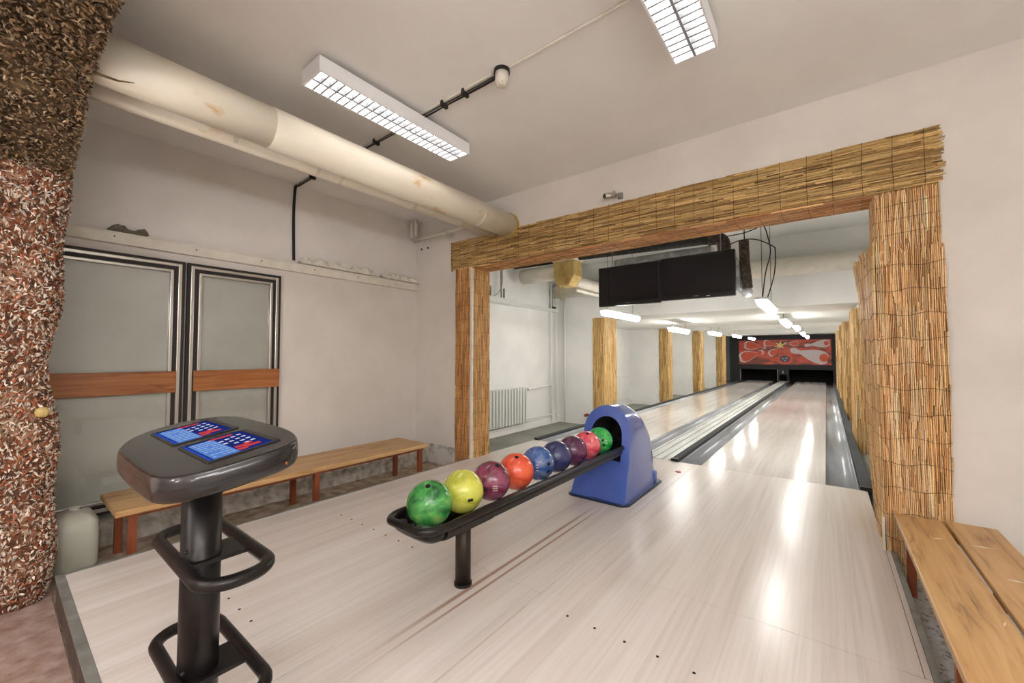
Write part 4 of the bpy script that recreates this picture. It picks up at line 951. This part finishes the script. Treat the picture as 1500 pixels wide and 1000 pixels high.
pobj('post', T([(RX, 1.53, 0.012), (RX, 1.53, 0.335)], 0.040, 28), m_post, t, smooth=True)
pobj('post_foot', T([(RX, 1.53, 0.0), (RX, 1.53, 0.014)], 0.046, 28), m_black, t)
pobj('bolt', T([(RX + 0.157, 1.36, 0.385), (RX + 0.164, 1.36, 0.385)], 0.008, 8), m_black, t)

t = thing('ball_return_hood', 'glossy blue arched ball return hood standing at the lane ends', 'ball return', (RX, 3.4, 0))
def interp(tab, z):
    if z <= tab[0][0]: return tab[0][1]
    for (a_, b_), (c_, d_) in zip(tab, tab[1:]):
        if z <= c_: return b_ + (d_ - b_) * (z - a_) / (c_ - a_)
    return tab[-1][1]
YF = [(0, 3.07), (0.1, 3.12), (0.3, 3.215), (0.5, 3.265), (0.65, 3.295), (0.745, 3.31)]
YB = [(0, 3.90), (0.2, 3.88), (0.42, 3.86), (0.745, 3.80)]
arch = [(0.235, 0.0), (0.232, 0.06), (0.226, 0.14), (0.22, 0.22), (0.216, 0.30), (0.213, 0.38), (0.21, 0.46), (0.206, 0.53)]
n_ = 14
arch += [(0.206 * math.cos(PI / 2 * k / n_) , 0.53 + 0.212 * math.sin(PI / 2 * k / n_)) for k in range(1, n_ + 1)]
full = [(-x, z) for x, z in arch] + [(x, z) for x, z in reversed(arch[:-1])]     # left foot, over the top, right foot
NS = 14; vs_ = []; fs_ = []; NA = len(full)
for s in range(NS + 1):
    q = s / NS; hs = 1 - 0.36 * max(0, (q - 0.30) / 0.70) ** 2.4; ws = 1 - 0.10 * q ** 2 - (0.06 if s == NS else 0.0)
    for x, z in full:
        zz = z * hs; yf = interp(YF, z); yb = interp(YB, z); bulge = 0.5 * (1 - q) * 0
        vs_.append((RX + x * ws, yf + (yb - yf) * q, zz))
for s in range(NS):
    for k in range(NA - 1): a_ = s * NA + k; fs_.append((a_, a_ + NA, a_ + NA + 1, a_ + 1))
fs_.append(tuple(NS * NA + k for k in range(NA)))
# front face with the arched opening
op = [(0.145, 0.29), (0.147, 0.36), (0.146, 0.44), (0.142, 0.50)] + [(0.142 * math.cos(PI / 2 * k / 8), 0.50 + 0.155 * math.sin(PI / 2 * k / 8)) for k in range(1, 9)]
opf = [(-x, z) for x, z in op] + [(x, z) for x, z in reversed(op[:-1])]
def resample(L, n):
    D = [0]
    for a_, b_ in zip(L, L[1:]): D.append(D[-1] + math.dist(a_, b_))
    o_ = []
    for k in range(n):
        s_ = D[-1] * k / (n - 1); i = 0
        while i < len(L) - 2 and D[i + 1] < s_: i += 1
        q = (s_ - D[i]) / (D[i + 1] - D[i]); o_.append((L[i][0] + (L[i + 1][0] - L[i][0]) * q, L[i][1] + (L[i + 1][1] - L[i][1]) * q))
    return o_
upper_i = [k for k, (x, z) in enumerate(full) if z >= 0.29]
i0, i1 = upper_i[0], upper_i[-1]; m_ = i1 - i0 + 1; opr = resample(opf, m_); b0 = len(vs_)
for x, z in opr: vs_.append((RX + x, interp(YF, z), z))
for k in range(m_ - 1): fs_.append((i0 + k, i0 + k + 1, b0 + k + 1, b0 + k))
# lower front panel in three facets (creases run down from the opening)
low_l = [k for k in range(0, i0 + 1)]; low_r = [k for k in range(i1, NA)]
c0 = len(vs_); zs = [full[k][1] for k in low_l]
for z in zs:
    kx = 0.145 - 0.05 * (1 - z / 0.3)
    vs_ += [(RX - kx, interp(YF, z) - 0.004, z), (RX - 0.02 - 0.03 * z, interp(YF, z) + 0.022, z), (RX + kx, interp(YF, z) - 0.004, z)]
nl = len(zs)
for k in range(nl - 1):
    r_idx = NA - 1 - k
    fs_.append((k, k + 1, c0 + 3 * (k + 1), c0 + 3 * k)); fs_.append((c0 + 3 * k, c0 + 3 * (k + 1), c0 + 3 * (k + 1) + 1, c0 + 3 * k + 1))
    fs_.append((c0 + 3 * k + 1, c0 + 3 * (k + 1) + 1, c0 + 3 * (k + 1) + 2, c0 + 3 * k + 2)); fs_.append((c0 + 3 * k + 2, c0 + 3 * (k + 1) + 2, r_idx - 1, r_idx))
mb = MB(); mb.add(vs_, fs_); o = pobj('shell', mb, m_blue, t, smooth=True)
md = o.modifiers.new('weld', 'WELD'); md.merge_threshold = 0.001
md = o.modifiers.new('thick', 'SOLIDIFY'); md.thickness = 0.008; md.offset = -1
md = o.modifiers.new('bevel', 'BEVEL'); md.width = 0.012; md.segments = 3; md.limit_method = 'ANGLE'; md.angle_limit = 0.7
md = o.modifiers.new('wn', 'WEIGHTED_NORMAL')
# dark inner throat
vs_ = []; fs_ = []
for s in range(4):
    for x, z in opr: vs_.append((RX + x * (1 - 0.05 * s), 3.30 + 0.11 * s - (0.0 if z > 0.4 else 0.03), z - 0.03 * s))
for s in range(3):
    for k in range(m_ - 1): a_ = s * m_ + k; fs_.append((a_, a_ + 1, a_ + m_ + 1, a_ + m_))
fs_.append(tuple(3 * m_ + k for k in range(m_)))
mb = MB(); mb.add(vs_, fs_); mb.box((RX - 0.14, 3.27, 0.285), (RX + 0.14, 3.6, 0.295)); pobj('throat', mb, m_dark, t)
pobj('base_rim', MB().prism([(RX + x, 3.475 + y, 0) for x, y in rrect(-0.262, 0.262, -0.43, 0.45, 0.07, 5)], (0, 0, 0.014)), m_bluedk, t, bevel=0.003)
pobj('base_gasket', MB().prism([(RX + x, 3.475 + y, 0) for x, y in rrect(-0.272, 0.272, -0.44, 0.46, 0.07, 5)], (0, 0, 0.006)), m_black, t)
pobj('side_lug', B((RX + 0.2, 3.80, 0.016), (RX + 0.236, 3.86, 0.11)), m_blue, t, bevel=0.015)

# ------------------------------------------------------------------ bowling balls
def ballmat(name, cols, sc=5, dist=2.0, rough=0.25, coat=0.4):
    m = mat(name, cols[0], rough, coat=coat); f = noise(m, (1, 1, 1), sc, 5, 0.6, dist)
    n_ = len(cols); base(m, ramp(m, f, [(0.3 + 0.4 * i / (n_ - 1), c) for i, c in enumerate(cols)])); return m
BR = 0.108
CR = (right, up, -back)
def ball(y, z, m, lab, holes=(), sticker=None, x=RX):
    t = thing('bowling_ball', lab, 'bowling ball', (x, y, z), 'bowling balls on the rack')
    s_ = MB().sphere((0, 0, 0), BR, 40, 24); o = obj('ball_body', s_, m, t, smooth=True)
    c = Vector((x, y, z)); view = (Vector((0, 0, 1.178)) - c).normalized(); rr = view.cross(Vector((0, 0, 1))).normalized() * -1; uu = rr.cross(view) * -1
    rr = Vector((0, 0, 1)).cross(view).normalized(); uu = view.cross(rr).normalized()
    def direction(a_, b_):
        k = math.sqrt(max(0, 1 - a_ * a_ - b_ * b_)); return (rr * a_ + uu * b_ + view * k).normalized()
    for a_, b_, hr in holes:
        d = direction(a_, b_)
        obj('finger_hole', T([d * (BR - 0.02), d * (BR + 0.0006)], hr, 16), m_dark, t)
    if sticker:
        for (a_, b_, w_, h_, mm) in sticker:
            pts = []
            for (sx_, sy_) in ((-1, -1), (1, -1), (1, 1), (-1, 1)):
                pts.append(direction(a_ + sx_ * w_, b_ + sy_ * h_) * (BR + 0.0008))
            mb_ = MB(); cc = direction(a_, b_); mb_.prism(pts, -cc * 0.004); obj('printed_mark', mb_, mm, t)
    return t
m_mark = mat('ball_print', (214, 200, 196), 0.4)
m_markd = mat('ball_print_dark', (54, 36, 44), 0.4)
bz = 0.475
ball(1.303, bz, ballmat('ball_green_mottled', [(24, 74, 44), (50, 130, 60), (84, 164, 84), (150, 180, 90)], 7), 'mottled dark green bowling ball at the near end of the rack', [(-0.08, 0.70, 0.0125)])
ball(1.525, bz, ballmat('ball_yellow', [(150, 150, 50), (206, 208, 84), (220, 220, 106)], 4), 'pale yellow bowling ball, second on the rack behind the mottled green one', [(0.30, -0.42, 0.008), (0.42, -0.40, 0.008)])
ball(1.752, bz, ballmat('ball_maroon', [(70, 30, 48), (124, 52, 72), (150, 78, 104), (104, 60, 90)], 4, 3), 'swirled maroon bowling ball with white print between yellow and orange balls', [(0.30, 0.72, 0.0125)],
     [(0.10 + 0.09 * (i % 3), -0.28 - 0.10 * (i // 3), 0.032, 0.022, m_mark) for i in range(9)] + [(-0.28, -0.42, 0.10, 0.10, m_markd)])
ball(1.985, bz, ballmat('ball_orange', [(196, 70, 50), (232, 94, 62), (240, 112, 74)], 4), 'bright orange bowling ball in the rack beside the maroon ball', [(0.02, 0.74, 0.0125)])
ball(2.222, bz, ballmat('ball_blue', [(30, 52, 104), (52, 86, 150), (84, 112, 160), (126, 130, 160)], 6, 3), 'blue bowling ball with white print and two finger holes facing out', [(0.62, -0.05, 0.011), (0.58, -0.48, 0.011)],
     [(-0.05, -0.12 - 0.15 * i, 0.07, 0.02, m_mark) for i in range(3)] + [(0.84, -0.1, 0.02, 0.25, m_mark)])
ball(2.445, bz, ballmat('ball_navy', [(32, 38, 74), (56, 62, 108), (70, 64, 110)], 4), 'plain navy bowling ball in the middle of the far half of the rack')
ball(2.675, bz, ballmat('ball_plum', [(66, 30, 62), (98, 52, 86), (128, 70, 100)], 4, 3), 'plum purple bowling ball between the navy and pink balls')
ball(2.905, bz, ballmat('ball_pink', [(200, 62, 84), (236, 90, 108), (244, 150, 150)], 5, 3), 'pink marbled bowling ball, second nearest the blue hood', [(0.05, 0.78, 0.0125)])
ball(3.135, bz, ballmat('ball_bright_green', [(20, 130, 60), (46, 184, 84), (110, 214, 120)], 5, 3), 'bright green bowling ball with two finger holes at the mouth of the blue hood', [(0.22, 0.0, 0.010), (0.30, -0.36, 0.010)],
     [(0.48, -0.02 - 0.12 * i, 0.07, 0.02, m_mark) for i in range(3)])
